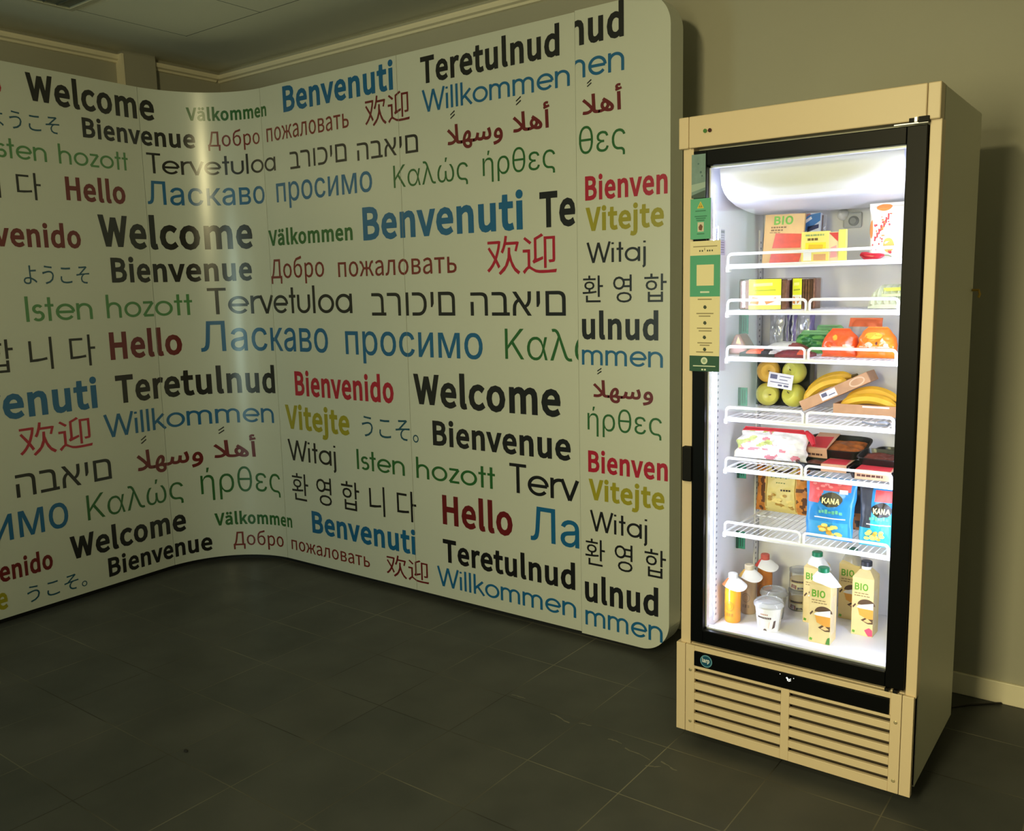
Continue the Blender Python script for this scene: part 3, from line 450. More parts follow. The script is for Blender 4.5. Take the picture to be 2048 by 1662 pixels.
def word(style, text, s0, s1, z, h, pre='', post='', bb=False):
    """convex polygons in (s, z): the inked text runs from s0 to s1 on baseline z with capitals h tall"""
    items, lo, hi, pen = run(style, text)
    k = (s1 - s0) / (hi - lo); z0 = z; hk = h
    if bb:
        b = glyph(style, text[0])[2]; hk = h / (b[3] - b[2]); z0 = z - b[2] * hk
    out = []
    def put(its, off):
        for x, polys in its:
            for q in polys: out.append([(s0 + (x + px - lo + off) * k, z0 + pz * hk) for px, pz in q])
    put(items, 0)
    if pre:
        its, l2, h2, p2 = run(style, pre); put(its, -p2)
    if post:
        its, l2, h2, p2 = run(style, post); put(its, pen)
    return out
def clip_s(poly, a, b):
    """clip a convex polygon to a <= s <= b"""
    for sign, lim in ((1, a), (-1, b)):
        res = []; n = len(poly)
        for i in range(n):
            p, q = poly[i], poly[(i+1) % n]
            dp, dq = sign * (p[0] - lim), sign * (q[0] - lim)
            if dp >= 0: res.append(p)
            if (dp >= 0) != (dq >= 0):
                t = dp / (dp - dq); res.append((lim, p[1] + (q[1]-p[1]) * t))
        poly = res
        if len(poly) < 3: return None
    return poly

# ------------------------------------------------------------------ room
ZC = 2.82; XL = -3.45; YB = 0.881
def tile_mat():
    m = bpy.data.materials.new('dark_floor_tiles'); m.use_nodes = True; nt = m.node_tree; b = nt.nodes['Principled BSDF']
    g = nt.nodes.new('ShaderNodeNewGeometry'); mp = nt.nodes.new('ShaderNodeMapping')
    mp.inputs['Location'].default_value = (0.331 + .3335 * 30, 0.07 + .322 * 30, 0)
    br = nt.nodes.new('ShaderNodeTexBrick'); br.offset = 0.0; br.squash = 1.0
    br.inputs['Scale'].default_value = 1.0; br.inputs['Brick Width'].default_value = 0.3335; br.inputs['Row Height'].default_value = 0.322
    br.inputs['Mortar Size'].default_value = 0.0022; br.inputs['Mortar Smooth'].default_value = 0.3; br.inputs['Bias'].default_value = 0.0
    br.inputs['Color1'].default_value = (lin(67), lin(70), lin(71), 1); br.inputs['Color2'].default_value = (lin(72), lin(74), lin(74), 1)
    n = nt.nodes.new('ShaderNodeTexNoise'); n.inputs['Scale'].default_value = 3.0; n.inputs['Detail'].default_value = 6
    r = nt.nodes.new('ShaderNodeValToRGB'); r.color_ramp.elements[0].color = (.72, .72, .70, 1); r.color_ramp.elements[1].color = (1.15, 1.12, 1.05, 1)
    r.color_ramp.elements[0].position = .3; r.color_ramp.elements[1].position = .7
    mx = nt.nodes.new('ShaderNodeMix'); mx.data_type = 'RGBA'; mx.blend_type = 'MULTIPLY'; mx.inputs[0].default_value = 1.0
    # joints: some clean and pale, some dirty
    n2 = nt.nodes.new('ShaderNodeTexNoise'); n2.inputs['Scale'].default_value = 1.3
    r2 = nt.nodes.new('ShaderNodeValToRGB'); r2.color_ramp.elements[0].position = .42; r2.color_ramp.elements[1].position = .62
    r2.color_ramp.elements[0].color = (lin(46), lin(45), lin(42), 1); r2.color_ramp.elements[1].color = (lin(118), lin(116), lin(104), 1)
    L = nt.links.new
    L(g.outputs['Position'], mp.inputs['Vector']); L(mp.outputs['Vector'], br.inputs['Vector'])
    L(g.outputs['Position'], n.inputs['Vector']); L(n.outputs['Fac'], r.inputs['Fac'])
    L(g.outputs['Position'], n2.inputs['Vector']); L(n2.outputs['Fac'], r2.inputs['Fac']); L(r2.outputs['Color'], br.inputs['Mortar'])
    L(br.outputs['Color'], mx.inputs[6]); L(r.outputs['Color'], mx.inputs[7]); L(mx.outputs[2], b.inputs['Base Color'])
    n3 = nt.nodes.new('ShaderNodeTexNoise'); n3.inputs['Scale'].default_value = 5.0
    r3 = nt.nodes.new('ShaderNodeMapRange'); r3.inputs['To Min'].default_value = .38; r3.inputs['To Max'].default_value = .60
    L(g.outputs['Position'], n3.inputs['Vector']); L(n3.outputs['Fac'], r3.inputs['Value']); L(r3.outputs['Result'], b.inputs['Roughness'])
    bp = nt.nodes.new('ShaderNodeBump'); bp.inputs['Strength'].default_value = .25; bp.inputs['Distance'].default_value = .002; bp.invert = True
    L(br.outputs['Fac'], bp.inputs['Height']); L(bp.outputs['Normal'], b.inputs['Normal'])
    b.inputs['Specular IOR Level'].default_value = .35
    return m
def ceiling_mat():
    m = bpy.data.materials.new('ceiling_tiles'); m.use_nodes = True; nt = m.node_tree; b = nt.nodes['Principled BSDF']
    g = nt.nodes.new('ShaderNodeNewGeometry'); mp = nt.nodes.new('ShaderNodeMapping')
    mp.inputs['Location'].default_value = (2.92 + .6 * 20, -.31 + .59 * 20, 0)
    br = nt.nodes.new('ShaderNodeTexBrick'); br.offset = 0.0
    br.inputs['Scale'].default_value = 1.0; br.inputs['Brick Width'].default_value = .6; br.inputs['Row Height'].default_value = .59
    br.inputs['Mortar Size'].default_value = .003; br.inputs['Mortar Smooth'].default_value = .2
    c = (lin(246), lin(242), lin(224), 1)
    br.inputs['Color1'].default_value = c; br.inputs['Color2'].default_value = c; br.inputs['Mortar'].default_value = (lin(120), lin(118), lin(105), 1)
    # plain plaster border along the walls
    sx = nt.nodes.new('ShaderNodeSeparateXYZ'); mi = nt.nodes.new('ShaderNodeMath'); mi.operation = 'GREATER_THAN'; mi.inputs[1].default_value = -2.925
    mj = nt.nodes.new('ShaderNodeMath'); mj.operation = 'LESS_THAN'; mj.inputs[1].default_value = .315
    mk = nt.nodes.new('ShaderNodeMath'); mk.operation = 'MULTIPLY'
    mx = nt.nodes.new('ShaderNodeMix'); mx.data_type = 'RGBA'; mx.inputs[6].default_value = c
    L = nt.links.new
    L(g.outputs['Position'], mp.inputs['Vector']); L(mp.outputs['Vector'], br.inputs['Vector']); L(g.outputs['Position'], sx.inputs[0])
    L(sx.outputs['X'], mi.inputs[0]); L(sx.outputs['Y'], mj.inputs[0]); L(mi.outputs[0], mk.inputs[0]); L(mj.outputs[0], mk.inputs[1])
    L(mk.outputs[0], mx.inputs[0]); L(br.outputs['Color'], mx.inputs[7]); L(mx.outputs[2], b.inputs['Base Color'])
    b.inputs['Roughness'].default_value = .85
    return m
wall_paint = mat('grey_wall_paint', (169, 167, 152), .75, var=.03, vscale=2.0, bump=.03, bscale=250)
trim_paint = mat('cream_trim_paint', (238, 230, 204), .5)
mb = MB().box(XL - .1, 3.4, -4.8, YB + .1, -.1, 0)
r_ = random.Random(5)                                          # pale scuffs worn into the tiles before the refrigerator
for x, y, l, a in ((-.62, -.05, .06, .1), (-.40, -.10, .09, -.2), (-.30, -.09, .05, .3), (-.06, -.16, .10, -.15), (.02, -.20, .05, .5), (.06, -.17, .07, -.3), (-.16, -.13, .05, .0), (.70, -.22, .02, .8)):
    pts = [(x + l * (k / 5 - .5) * math.cos(a) + r_.uniform(-.004, .004), y + l * (k / 5 - .5) * math.sin(a) + r_.uniform(-.004, .004)) for k in range(6)]
    for p, q in zip(pts[:-1], pts[1:]):
        w_ = .0016 + .002 * r_.random(); mb.face([(p[0], p[1] - w_, .0004), (q[0], q[1] - w_, .0004), (q[0], q[1] + w_, .0004), (p[0], p[1] + w_, .0004)], 1)
struct(mb.build('floor', [tile_mat(), mat('pale_scuff', (112, 110, 98), .7)]))
struct(MB().box(XL - .1, 3.4, -4.8, YB + .1, ZC, ZC + .1).build('ceiling', ceiling_mat()))
struct(MB().box(XL - .1, 3.4, YB, YB + .1, 0, ZC).build('wall_back', wall_paint))
w = MB().box(XL - .1, XL, -4.8, YB, 0, ZC)
w.box(XL, XL + .055, .235, .425, 0, ZC)                       # shallow pilaster on the left wall
struct(w.build('wall_left', wall_paint))
struct(MB().box(3.3, 3.4, -4.8, YB, 0, ZC).build('wall_right', wall_paint))
struct(MB().box(XL, 3.3, YB - .014, YB, 0, .08).build('baseboard_back', trim_paint, bevel=.003))
struct(MB().box(XL, XL + .014, -4.8, .235, 0, .08).build('baseboard_left', trim_paint, bevel=.003))
def crown(name, pts0, pts1, nrm):
    """stepped picture-rail moulding between two wall points"""
    prof = [(0, 2.755), (.012, 2.758), (.016, 2.768), (.030, 2.774), (.034, 2.786), (.034, 2.796), (.020, 2.800), (0, 2.800)]
    d = Vector(pts1) - Vector(pts0); d.z = 0; L_ = d.length; d.normalize(); nv = Vector(nrm)
    mb = MB(); mb.prism(prof, lambda a, b, t: (pts0[0] + nv.x * a + d.x * t, pts0[1] + nv.y * a + d.y * t, b), 0, L_)
    return struct(mb.build(name, trim_paint))
crown('trim_1', (XL, YB, 0), (3.3, YB, 0), (0, -1, 0))
crown('trim_2', (XL, -4.8, 0), (XL, .222, 0), (1, 0, 0))
crown('trim_3', (XL, .425, 0), (XL, YB - .034, 0), (1, 0, 0))
struct(MB().box(XL, XL + .06, .222, .235, 0, 2.80).build('trim_4', trim_paint))

# switched-off ceiling light panel, one ceiling tile large
t = thing('ceiling_light', 'unlit square ceiling light panel in a pale metal frame, top left', 'ceiling light', (-2.62, -.575, ZC))
mb = MB()
for (a0, a1, b0, b1) in ((-.30, .30, -.295, -.268), (-.30, .30, .268, .295), (-.30, -.273, -.268, .268), (.273, .30, -.268, .268)):
    mb.box(a0, a1, b0, b1, -.012, 0)
mb.build('frame', mat('pale_metal_frame', (214, 210, 188), .35, .2), t, bevel=.002)
mb = MB()
for k in range(9): mb.box(-.273, .273, -.268 + k * .0596 - .0015, -.268 + k * .0596 + .0015, -.010, -.001)
mb.build('louvre', mat('grey_louvre', (120, 122, 112), .4, .4), t)
MB().box(-.272, .272, -.267, .267, -.003, -.0015).build('diffuser', mat('dull_diffuser', (120, 122, 110), .5), t)

# ------------------------------------------------------------------ welcome wall (curved display)
INK = {'K': (13, 11, 15), 'DR': (105, 13, 20), 'CR': (172, 12, 48), 'BL': (12, 96, 150), 'GR': (34, 98, 42), 'GT': (78, 134, 80),
       'OL': (158, 150, 22), 'TE': (18, 78, 104), 'BR': (118, 32, 26)}
INK_ORDER = list(INK)
PANEL_ROUGH = .28
panel_mats = [mat('white_laminate_print', (205, 209, 200), PANEL_ROUGH, spec=1.0)] + [mat('printed_ink_' + {'K': 'black', 'DR': 'dark_red', 'CR': 'crimson', 'BL': 'blue', 'GR': 'green', 'GT': 'pale_green', 'OL': 'olive', 'TE': 'teal', 'BR': 'red_brown'}[k], INK[k], PANEL_ROUGH, spec=1.0) for k in INK_ORDER]
ARC_C = (-2.645, .101); ARC_R = .45; DISPLAY_Y = .551; TILT = .0574
_l = math.hypot(1, TILT); DL = (-TILT / _l, 1 / _l); NL = (DL[1], -DL[0])
SWEEP = math.pi / 2 + math.atan(TILT); ARC_LEN = ARC_R * SWEEP
def wall_at(s, z, off=0.0):
    """point on the display: s along its foot (0 where the bend begins), z up, off towards the hall"""
    if s <= 0:
        ax, ay = ARC_C[0] - NL[0] * ARC_R, ARC_C[1] - NL[1] * ARC_R
        return (ax + DL[0] * s + NL[0] * off, ay + DL[1] * s + NL[1] * off, z)
    if s >= ARC_LEN: return (ARC_C[0] + s - ARC_LEN, DISPLAY_Y - off, z)
    th = s / ARC_R; r = ARC_R - off
    return (ARC_C[0] + (-NL[0] * math.cos(th) + DL[0] * math.sin(th)) * r, ARC_C[1] + (-NL[1] * math.cos(th) + DL[1] * math.sin(th)) * r, z)
def facing(x, y):
    if x >= ARC_C[0]: return (0, -1, 0)
    if (x - ARC_C[0]) * DL[0] + (y - ARC_C[1]) * DL[1] <= 0: return (NL[0], NL[1], 0)
    dx, dy = ARC_C[0] - x, ARC_C[1] - y; l = math.hypot(dx, dy) or 1
    return (dx / l, dy / l, 0)
SEAMS = [-1.86, -.909, .042, .711, 1.695, 2.660, 3.076]
ZB, ZT = .030, 2.565
WORDS = [
    ('o', 'B', 'CR', -0.704, -0.645, 2.421, 0.074, 'Bienvenid', '', 0, 0),
    ('Welcome', 'B', 'K', -0.531, 0.123, 2.412, 0.124, '', '', 0, 0),
    ('Välkommen', 'B', 'GR', 0.283, 0.755, 2.423, 0.064, '', '', 0, 0),
    ('Benvenuti', 'B', 'BL', 0.892, 1.672, 2.425, 0.121, '', '', 0, 0),
    ('Teretulnud', 'B', 'K', 1.842, 2.587, 2.421, 0.110, '', '', 0, 0),
    ('うこそ', 'J', 'TE', -0.623, -0.389, 2.274, 0.080, 'よ', '', 1, 0),
    ('Bienvenue', 'B', 'K', -0.274, 0.319, 2.282, 0.090, '', '', 0, 0),
    ('Добро', 'D', 'BR', 0.383, 0.691, 2.288, 0.077, '', '', 0, 0),
    ('пожаловать', 'D', 'BR', 0.746, 1.367, 2.289, 0.090, '', '', 0, 0),
    ('欢迎', 'J', 'DR', 1.479, 1.767, 2.272, 0.136, '', '', 1, 0),
    ('Willkommen', 'G', 'BL', 1.845, 2.634, 2.293, 0.096, '', '', 0, 0),
    (chr(65276) + chr(65260) + chr(65203) + chr(65261), 'A', 'DR', 1.986, 2.295, 2.137, 0.083, '', '', 0, 0),
    (chr(65276) + chr(65259) + chr(65155), 'A', 'DR', 2.348, 2.535, 2.148, 0.078, '', '', 0, 0),
    ('sten hozott', 'G', 'GT', -0.694, -0.043, 2.140, 0.093, 'I', '', 0, 0),
    ('Tervetuloa', 'G', 'K', 0.063, 0.805, 2.139, 0.104, '', '', 0, 0),
    ('ברוכים', 'H', 'K', 0.921, 1.341, 2.133, 0.086, '', '', 0, 0),
    ('הבאים', 'H', 'K', 1.415, 1.811, 2.126, 0.081, '', '', 0, 0),
    ('다', 'J', 'K', -0.620, -0.507, 1.960, 0.124, '환 영 합 니 ', '', 1, 0),
    ('Hello', 'B', 'DR', -0.387, -0.072, 1.976, 0.106, '', '', 0, 0),
    ('Ласкаво', 'L', 'BL', 0.052, 0.701, 1.981, 0.120, '', '', 0, 0),
    ('просимо', 'L', 'BL', 0.798, 1.507, 1.977, 0.127, '', '', 0, 0),
    ('Καλώς', 'E', 'GR', 1.649, 2.100, 1.978, 0.102, '', '', 0, 0),
    ('ήρθες', 'E', 'GR', 2.182, 2.559, 1.984, 0.100, '', '', 0, 0),
    ('enido', 'B', 'DR', -0.673, -0.333, 1.748, 0.104, 'Bienv', '', 0, 0),
    ('Welcome', 'B', 'K', -0.236, 0.599, 1.755, 0.157, '', '', 0, 0),
    ('Välkommen', 'B', 'GR', 0.712, 1.357, 1.758, 0.078, '', '', 0, 0),
    ('Benvenuti', 'B', 'BL', 1.431, 2.392, 1.755, 0.150, '', '', 0, 0),
    ('Te', 'B', 'K', 2.477, 2.652, 1.755, 0.138, '', '', 0, 0),
    ('ようこそ', 'J', 'TE', -0.631, -0.306, 1.572, 0.087, '', '', 1, 0),
    ('Bienvenue', 'B', 'K', -0.187, 0.582, 1.582, 0.119, '', '', 0, 0),
    ('Добро', 'D', 'BR', 0.715, 1.137, 1.583, 0.100, '', '', 0, 0),
    ('пожаловать', 'D', 'BR', 1.240, 2.018, 1.578, 0.097, '', '', 0, 0),
    ('欢迎', 'J', 'CR', 2.192, 2.559, 1.560, 0.166, '', '', 1, 0),
    ('Isten hozott', 'G', 'GT', -0.637, 0.244, 1.398, 0.118, '', '', 0, 0),
    ('Tervetuloa', 'G', 'K', 0.324, 1.330, 1.397, 0.143, '', '', 0, 0),
    ('ברוכים', 'H', 'K', 1.467, 2.001, 1.385, 0.109, '', '', 0, 0),
    ('הבאים', 'H', 'K', 2.092, 2.600, 1.385, 0.103, '', '', 0, 0),
    ('니 다', 'J', 'K', -0.640, -0.310, 1.169, 0.154, '환 영 합 ', '', 1, 0),
    ('Hello', 'B', 'DR', -0.231, 0.176, 1.193, 0.134, '', '', 0, 0),
    ('Ласкаво', 'L', 'BL', 0.273, 1.137, 1.196, 0.165, '', '', 0, 0),
    ('просимо', 'L', 'BL', 1.267, 2.154, 1.192, 0.154, '', '', 0, 0),
    ('Καλ', 'E', 'GR', 2.280, 2.629, 1.196, 0.133, '', 'ώς', 0, 0),
    ('enuti', 'B', 'BL', -0.786, -0.321, 0.961, 0.144, 'Benv', '', 0, 0),
    ('Teretulnud', 'B', 'K', -0.218, 0.692, 0.967, 0.138, '', '', 0, 0),
    ('Bienvenido', 'B', 'CR', 0.857, 1.591, 0.964, 0.125, '', '', 0, 0),
    ('Welcome', 'B', 'K', 1.725, 2.567, 0.965, 0.145, '', '', 0, 0),
    ('欢迎', 'J', 'CR', -0.729, -0.368, 0.765, 0.157, '', '', 1, 0),
    ('Willkommen', 'G', 'BL', -0.300, 0.668, 0.794, 0.119, '', '', 0, 0),
    ('Vitejte', 'B', 'OL', 0.763, 1.266, 0.778, 0.125, '', '', 0, 0),
    ('うこそ。', 'J', 'TE', 1.358, 1.745, 0.777, 0.106, '', '', 1, 0),
    ('Bienvenue', 'B', 'K', 1.837, 2.615, 0.779, 0.113, '', '', 0, 0),
    ('הבאים', 'H', 'K', -0.764, -0.282, 0.582, 0.108, 'ברוכים ', '', 0, 0),
    (chr(65276) + chr(65260) + chr(65203) + chr(65261), 'A', 'DR', -0.135, 0.242, 0.593, 0.104, '', '', 0, 0),
    (chr(65276) + chr(65259) + chr(65155), 'A', 'DR', 0.299, 0.539, 0.601, 0.096, '', '', 0, 0),
    ('Witaj', 'G', 'K', 0.768, 1.151, 0.598, 0.116, '', '', 0, 0),
    ('Isten hozott', 'G', 'GR', 1.308, 2.205, 0.602, 0.105, '', '', 0, 0),
    ('Terv', 'G', 'K', 2.288, 2.655, 0.601, 0.133, '', '', 0, 0),
    ('мо', 'L', 'BL', -0.769, -0.529, 0.393, 0.165, 'Ласкаво проси', '', 0, 0),
    ('Καλώς', 'E', 'GR', -0.430, 0.122, 0.393, 0.129, '', '', 0, 0),
    ('ήρθες', 'E', 'GR', 0.218, 0.686, 0.399, 0.143, '', '', 0, 0),
    ('환 영 합 니 다', 'J', 'K', 0.783, 1.712, 0.377, 0.151, '', '', 1, 0),
    ('Hello', 'B', 'DR', 1.882, 2.299, 0.401, 0.137, '', '', 0, 0),
    ('Ла', 'L', 'BL', 2.398, 2.652, 0.398, 0.155, '', '', 0, 0),
    ('nido', 'B', 'DR', -0.822, -0.627, 0.207, 0.090, 'Bienve', '', 0, 0),
    ('Welcome', 'B', 'K', -0.534, 0.123, 0.217, 0.117, '', '', 0, 0),
    ('Välkommen', 'B', 'GR', 0.278, 0.765, 0.213, 0.069, '', '', 0, 0),
    ('Benvenuti', 'B', 'BL', 0.933, 1.699, 0.215, 0.116, '', '', 0, 0),
    ('うこそ。', 'J', 'TE', -0.764, -0.465, 0.067, 0.079, '', '', 1, 0),
    ('e', 'B', 'OL', -0.904, -0.855, 0.079, 0.098, 'Vitejt', '', 0, 0),
    ('Bienvenue', 'B', 'K', -0.345, 0.257, 0.078, 0.095, '', '', 0, 0),
    ('Добро', 'D', 'BR', 0.371, 0.684, 0.087, 0.079, '', '', 0, 0),
    ('пожаловать', 'D', 'BR', 0.749, 1.369, 0.087, 0.073, '', '', 0, 0),
    ('欢迎', 'J', 'DR', 1.489, 1.778, 0.071, 0.115, '', '', 1, 0),
    ('Teretulnud', 'B', 'K', 1.877, 2.629, 0.213, 0.108, '', '', 0, 0),
    ('Willkommen', 'G', 'BL', 1.834, 2.632, 0.083, 0.097, '', '', 0, 0),
    ('nud', 'B', 'K', 2.634, 2.880, 2.442, 0.117, '', '', 0, 1),
    ('men', 'G', 'BL', 2.599, 2.881, 2.314, 0.104, '', '', 0, 1),
    (chr(65276) + chr(65259) + chr(65155), 'A', 'DR', 2.691, 2.871, 2.174, 0.073, '', '', 0, 1),
    ('θες', 'E', 'GR', 2.675, 2.885, 2.023, 0.105, '', '', 0, 1),
    ('Bienven', 'B', 'CR', 2.701, 3.064, 1.846, 0.090, '', '', 0, 1),
    ('Vitejte', 'B', 'OL', 2.702, 3.049, 1.726, 0.088, '', '', 0, 1),
    ('Witaj', 'G', 'K', 2.705, 2.972, 1.596, 0.081, '', '', 0, 1),
    ('환 영 합', 'J', 'K', 2.684, 3.061, 1.439, 0.107, '', '', 1, 1),
    ('ulnud', 'B', 'K', 2.679, 3.026, 1.295, 0.103, '', '', 0, 1),
    ('mmen', 'G', 'BL', 2.677, 3.046, 1.185, 0.091, '', '', 0, 1),
    (chr(65276) + chr(65260) + chr(65203) + chr(65261), 'A', 'DR', 2.729, 3.004, 1.056, 0.069, '', '', 0, 1),
    ('ήρθες', 'E', 'GR', 2.701, 3.042, 0.916, 0.094, '', '', 0, 1),
    ('Bienven', 'B', 'CR', 2.702, 3.068, 0.742, 0.087, '', '', 0, 1),
    ('Vitejte', 'B', 'OL', 2.703, 3.054, 0.624, 0.085, '', '', 0, 1),
    ('Witaj', 'G', 'K', 2.708, 2.977, 0.487, 0.089, '', '', 0, 1),
    ('환 영 합', 'J', 'K', 2.683, 3.061, 0.337, 0.115, '', '', 1, 1),
    ('ulnud', 'B', 'K', 2.679, 3.027, 0.178, 0.108, '', '', 0, 1),
    ('mmen', 'G', 'BL', 2.680, 3.047, 0.067, 0.096, '', '', 0, 1),
]
display = thing('display_wall', 'curved free-standing white display wall printed with welcome in many languages', 'display wall', (0, 0, 0))
def steps(a, b):
    inner = [ARC_LEN * k / 25 for k in range(26)]
    return [a] + [q for q in inner if a + 1e-4 < q < b - 1e-4] + [b]
ink_polys = []
for text, st, colr, s0, s1, z, h, pre, post, bb, end in WORDS:
    lo, hi = (2.6615, 3.074) if end else (-1.86, 2.6585)
    for q in word(st, text, s0, s1, z, h, pre, post, bb):
        q = clip_s(q, lo, hi)
        if q: ink_polys.append((q, 1 + INK_ORDER.index(colr)))
# vowel marks printed loose above the Arabic words
for s, z, k in ((2.021, 2.263, 1), (2.380, 2.272, 1), (-.085, .754, 1.2), (.348, .755, 1.2), (2.725, 2.290, .8), (2.760, 1.162, .8)):
    for dz in (-.0075 * k, .0075 * k):
        a = .014 * k
        ink_polys.append(([(s - a, z - .007 * k + dz), (s - a + .003, z - .011 * k + dz), (s + a, z + .004 * k + dz), (s + a - .003, z + .009 * k + dz)], 1))
for i in range(len(SEAMS) - 1):
    a, b = SEAMS[i] + .0012, SEAMS[i+1] - .0012
    end = i == len(SEAMS) - 2
    mb = MB()
    if end:
        z0, z1, R = ZB - .006, ZT + .004, .125
        pl = [(a, z0)] + [(b - R + R * math.sin(t_), z0 + R - R * math.cos(t_)) for t_ in [math.pi / 2 * k / 14 for k in range(15)]] \
           + [(b - R + R * math.cos(t_), z1 - R + R * math.sin(t_)) for t_ in [math.pi / 2 * k / 14 for k in range(15)]] + [(a, z1)]
        mb.prism(pl, lambda p, q, d: wall_at(p, q, d), .002, -.100)
    else:
        st = steps(a, b); n = len(st); i0 = 0
        for off in (0, -.014):
            for s in st: mb.v += [wall_at(s, ZB, off), wall_at(s, ZT, off)]
        N = 2 * n
        for k in range(n - 1):
            q = 2 * k
            for f in ((q, q+2, q+3, q+1), (N+q, N+q+1, N+q+3, N+q+2), (q, N+q, N+q+2, q+2), (q+1, q+3, N+q+3, N+q+1)):
                mb.f.append(f); mb.m.append(0)
        mb.f += [(0, 1, N+1, N), (2*n-2, N+2*n-2, N+2*n-1, 2*n-1)]; mb.m += [0, 0]
    off = .0028 if end else .0008
    for q, mi in ink_polys:
        c = clip_s(q, a, b)
        if not c: continue
        s_lo, s_hi = min(p[0] for p in c), max(p[0] for p in c)
        cuts = [s_lo] + [v for v in steps(a, b)[1:-1] if s_lo < v < s_hi] + [s_hi]
        for u, v in zip(cuts[:-1], cuts[1:]):
            d = clip_s(c, u, v) if len(cuts) > 2 else c
            if d: mb.face([wall_at(p[0], p[1], off) for p in d], mi)
    o = mb.build('end_panel' if end else 'graphic_panel', panel_mats, display)
    me = o.data; ln = [None] * len(me.loops)                    # the laminate bends smoothly
    for p in me.polygons:
        n0 = Vector(facing(p.center.x, p.center.y)); front = p.normal.dot(n0) > .8
        for li in p.loop_indices:
            co = me.vertices[me.loops[li].vertex_index].co
            ln[li] = facing(co.x, co.y) if front else tuple(p.normal)
    me.polygons.foreach_set('use_smooth', [True] * len(me.polygons))
    me.normals_split_custom_set(ln)
mb = MB()
st = [-1.84 + .1 * k for k in range(19)] + steps(0, ARC_LEN) + [ARC_LEN + .1 * k for k in range(1, 23)]
for s, e in zip(st[:-1], st[1:]):
    P = [wall_at(s, 0, -.035), wall_at(e, 0, -.035), wall_at(e, 0, -.060), wall_at(s, 0, -.060)]
    mb.face(P[::-1]); mb.face([(p[0], p[1], .05) for p in P])
    for k in range(4):
        p, q = P[k], P[(k+1) % 4]; mb.face([p, q, (q[0], q[1], .05), (p[0], p[1], .05)])
mb.build('base_rail', mat('base_rail_shade_black', (24, 24, 24), .6), display)  # added support strip; its black also stands in for the shade below the panels
mb = MB()
for s in (-1.4, -.45, .2, .5, 1.2, 2.2, 2.75):
    p, q = wall_at(s, 0, -.05), wall_at(s, 0, -.058)
    mb.tube([(p[0], p[1], .02), (p[0], p[1], 2.5)], .012, 8)
mb.build('back_frame', mat('aluminium_pole', (150, 150, 150), .35, .8), display)

# ------------------------------------------------------------------ refrigerator
W, D, H = .729, .574, 2.0
fridge = thing('display_refrigerator', 'tall cream glass-door display refrigerator lit inside and stocked with food', 'refrigerator', (0, 0, 0))
cream = mat('cream_enamel', (214, 194, 162), .38, spec=.45)
cream_side = mat('cream_side_sheet', (206, 206, 188), .45)
white_in = mat('white_liner', (236, 236, 240), .45)
black = mat('black_gloss', (3, 4, 5), .4, spec=.12)
black_matte = mat('black_rubber', (9, 9, 9), .6, spec=.2)
chrome = mat('bright_metal', (232, 232, 236), .4, .5)
wire_white = mat('white_wire_coating', (244, 244, 246), .35)
mb = MB()
mb.box(.010, .044, .055, D, .05, H - .002); mb.box(.703, .7298, .050, D, .05, H - .002)
mb.box(.044, .703, D - .03, D, .05, H - .002); mb.box(.044, .703, .055, D - .03, 1.900, H - .002)
mb.box(.044, .703, .055, D - .03, .05, .350)
mb.build('cabinet', cream_side, fridge, bevel=.003)
MB().box(.010, .044, .012, .055, .335, 1.910).build('door_post', cream, fridge, bevel=.002)
MB().box(.703, .732, .012, .056, .335, 1.910).build('door_post', cream, fridge, bevel=.002)
MB().box(.010, .7295, .050, .0552, .05, .34).build('base_front', cream_side, fridge)
MB().box(.010, .7295, .050, .0552, 1.905, H - .002).build('top_front', cream_side, fridge)
mb = MB()                                                             # inner liner: a white tray standing open to the door
mb.box(.046, .082, .056, .50, .365, 1.895); mb.box(.650, .701, .056, .50, .365, 1.895)
mb.box(.082, .650, .49, .50, .365, 1.895); mb.box(.082, .650, .056, .49, 1.865, 1.895); mb.box(.082, .650, .056, .49, .355, .385)
mb.build('liner', white_in, fridge, bevel=.004)
MB().box(.033, .696, 0, .05, 1.908, H).build('header', cream, fridge, bevel=.003)
MB().box(0, .032, 0, .05, 1.908, H).build('header_end_cap', cream, fridge, bevel=.003)
MB().box(.697, .729, 0, .05, 1.908, H).build('header_end_cap', cream, fridge, bevel=.003)
for x, c, nm in ((.0865, (70, 120, 50), 'green'), (.1015, (60, 8, 8), 'dark_red')):
    o = MB(); o.prism([(x + .0058 * math.cos(k), 1.953 + .0058 * math.sin(k)) for k in [2 * math.pi * j / 14 for j in range(14)]], lambda a, b, d: (a, d, b), -.004, .002)
    o.build('indicator_lamp', mat(nm + '_indicator', c, .25), fridge)
# lower grille panel: a plate with real slots, dark box behind
mb = MB()
xs = [.0, .031, .0325, .064, .351, .377, .668, .698, .6995, W]
sl = [(.0720 + .0356 * k, .0852 + .0356 * k) for k in range(6)]
zs = [.040] + [v for p in sl for v in p] + [.272, .326, .341]
def slotted(mb, x0, x1, z0, z1, y0, y1):
    mb.box(x0, x1, y0, y1, z0, z1)
mb.box(0, .031, 0, .02, .040, .341); mb.box(.6985, W, 0, .02, .040, .341)
mb.box(.0325, .064, 0, .012, .040, .341); mb.box(.668, .697, 0, .012, .040, .341); mb.box(.351, .377, 0, .012, .040, .272)
for x0, x1 in ((.064, .351), (.377, .668)):
    prev = .040
    for a, b in sl + [(.272, .272)]:
        mb.box(x0, x1, 0, .012, prev, a); prev = b
mb.box(.064, .668, 0, .012, .324, .341); mb.box(.064, .668, .006, .012, .272, .324)
mb.box(0, W, .02, .06, .330, .341)
mb.build('lower_panel', cream, fridge, bevel=.0012)
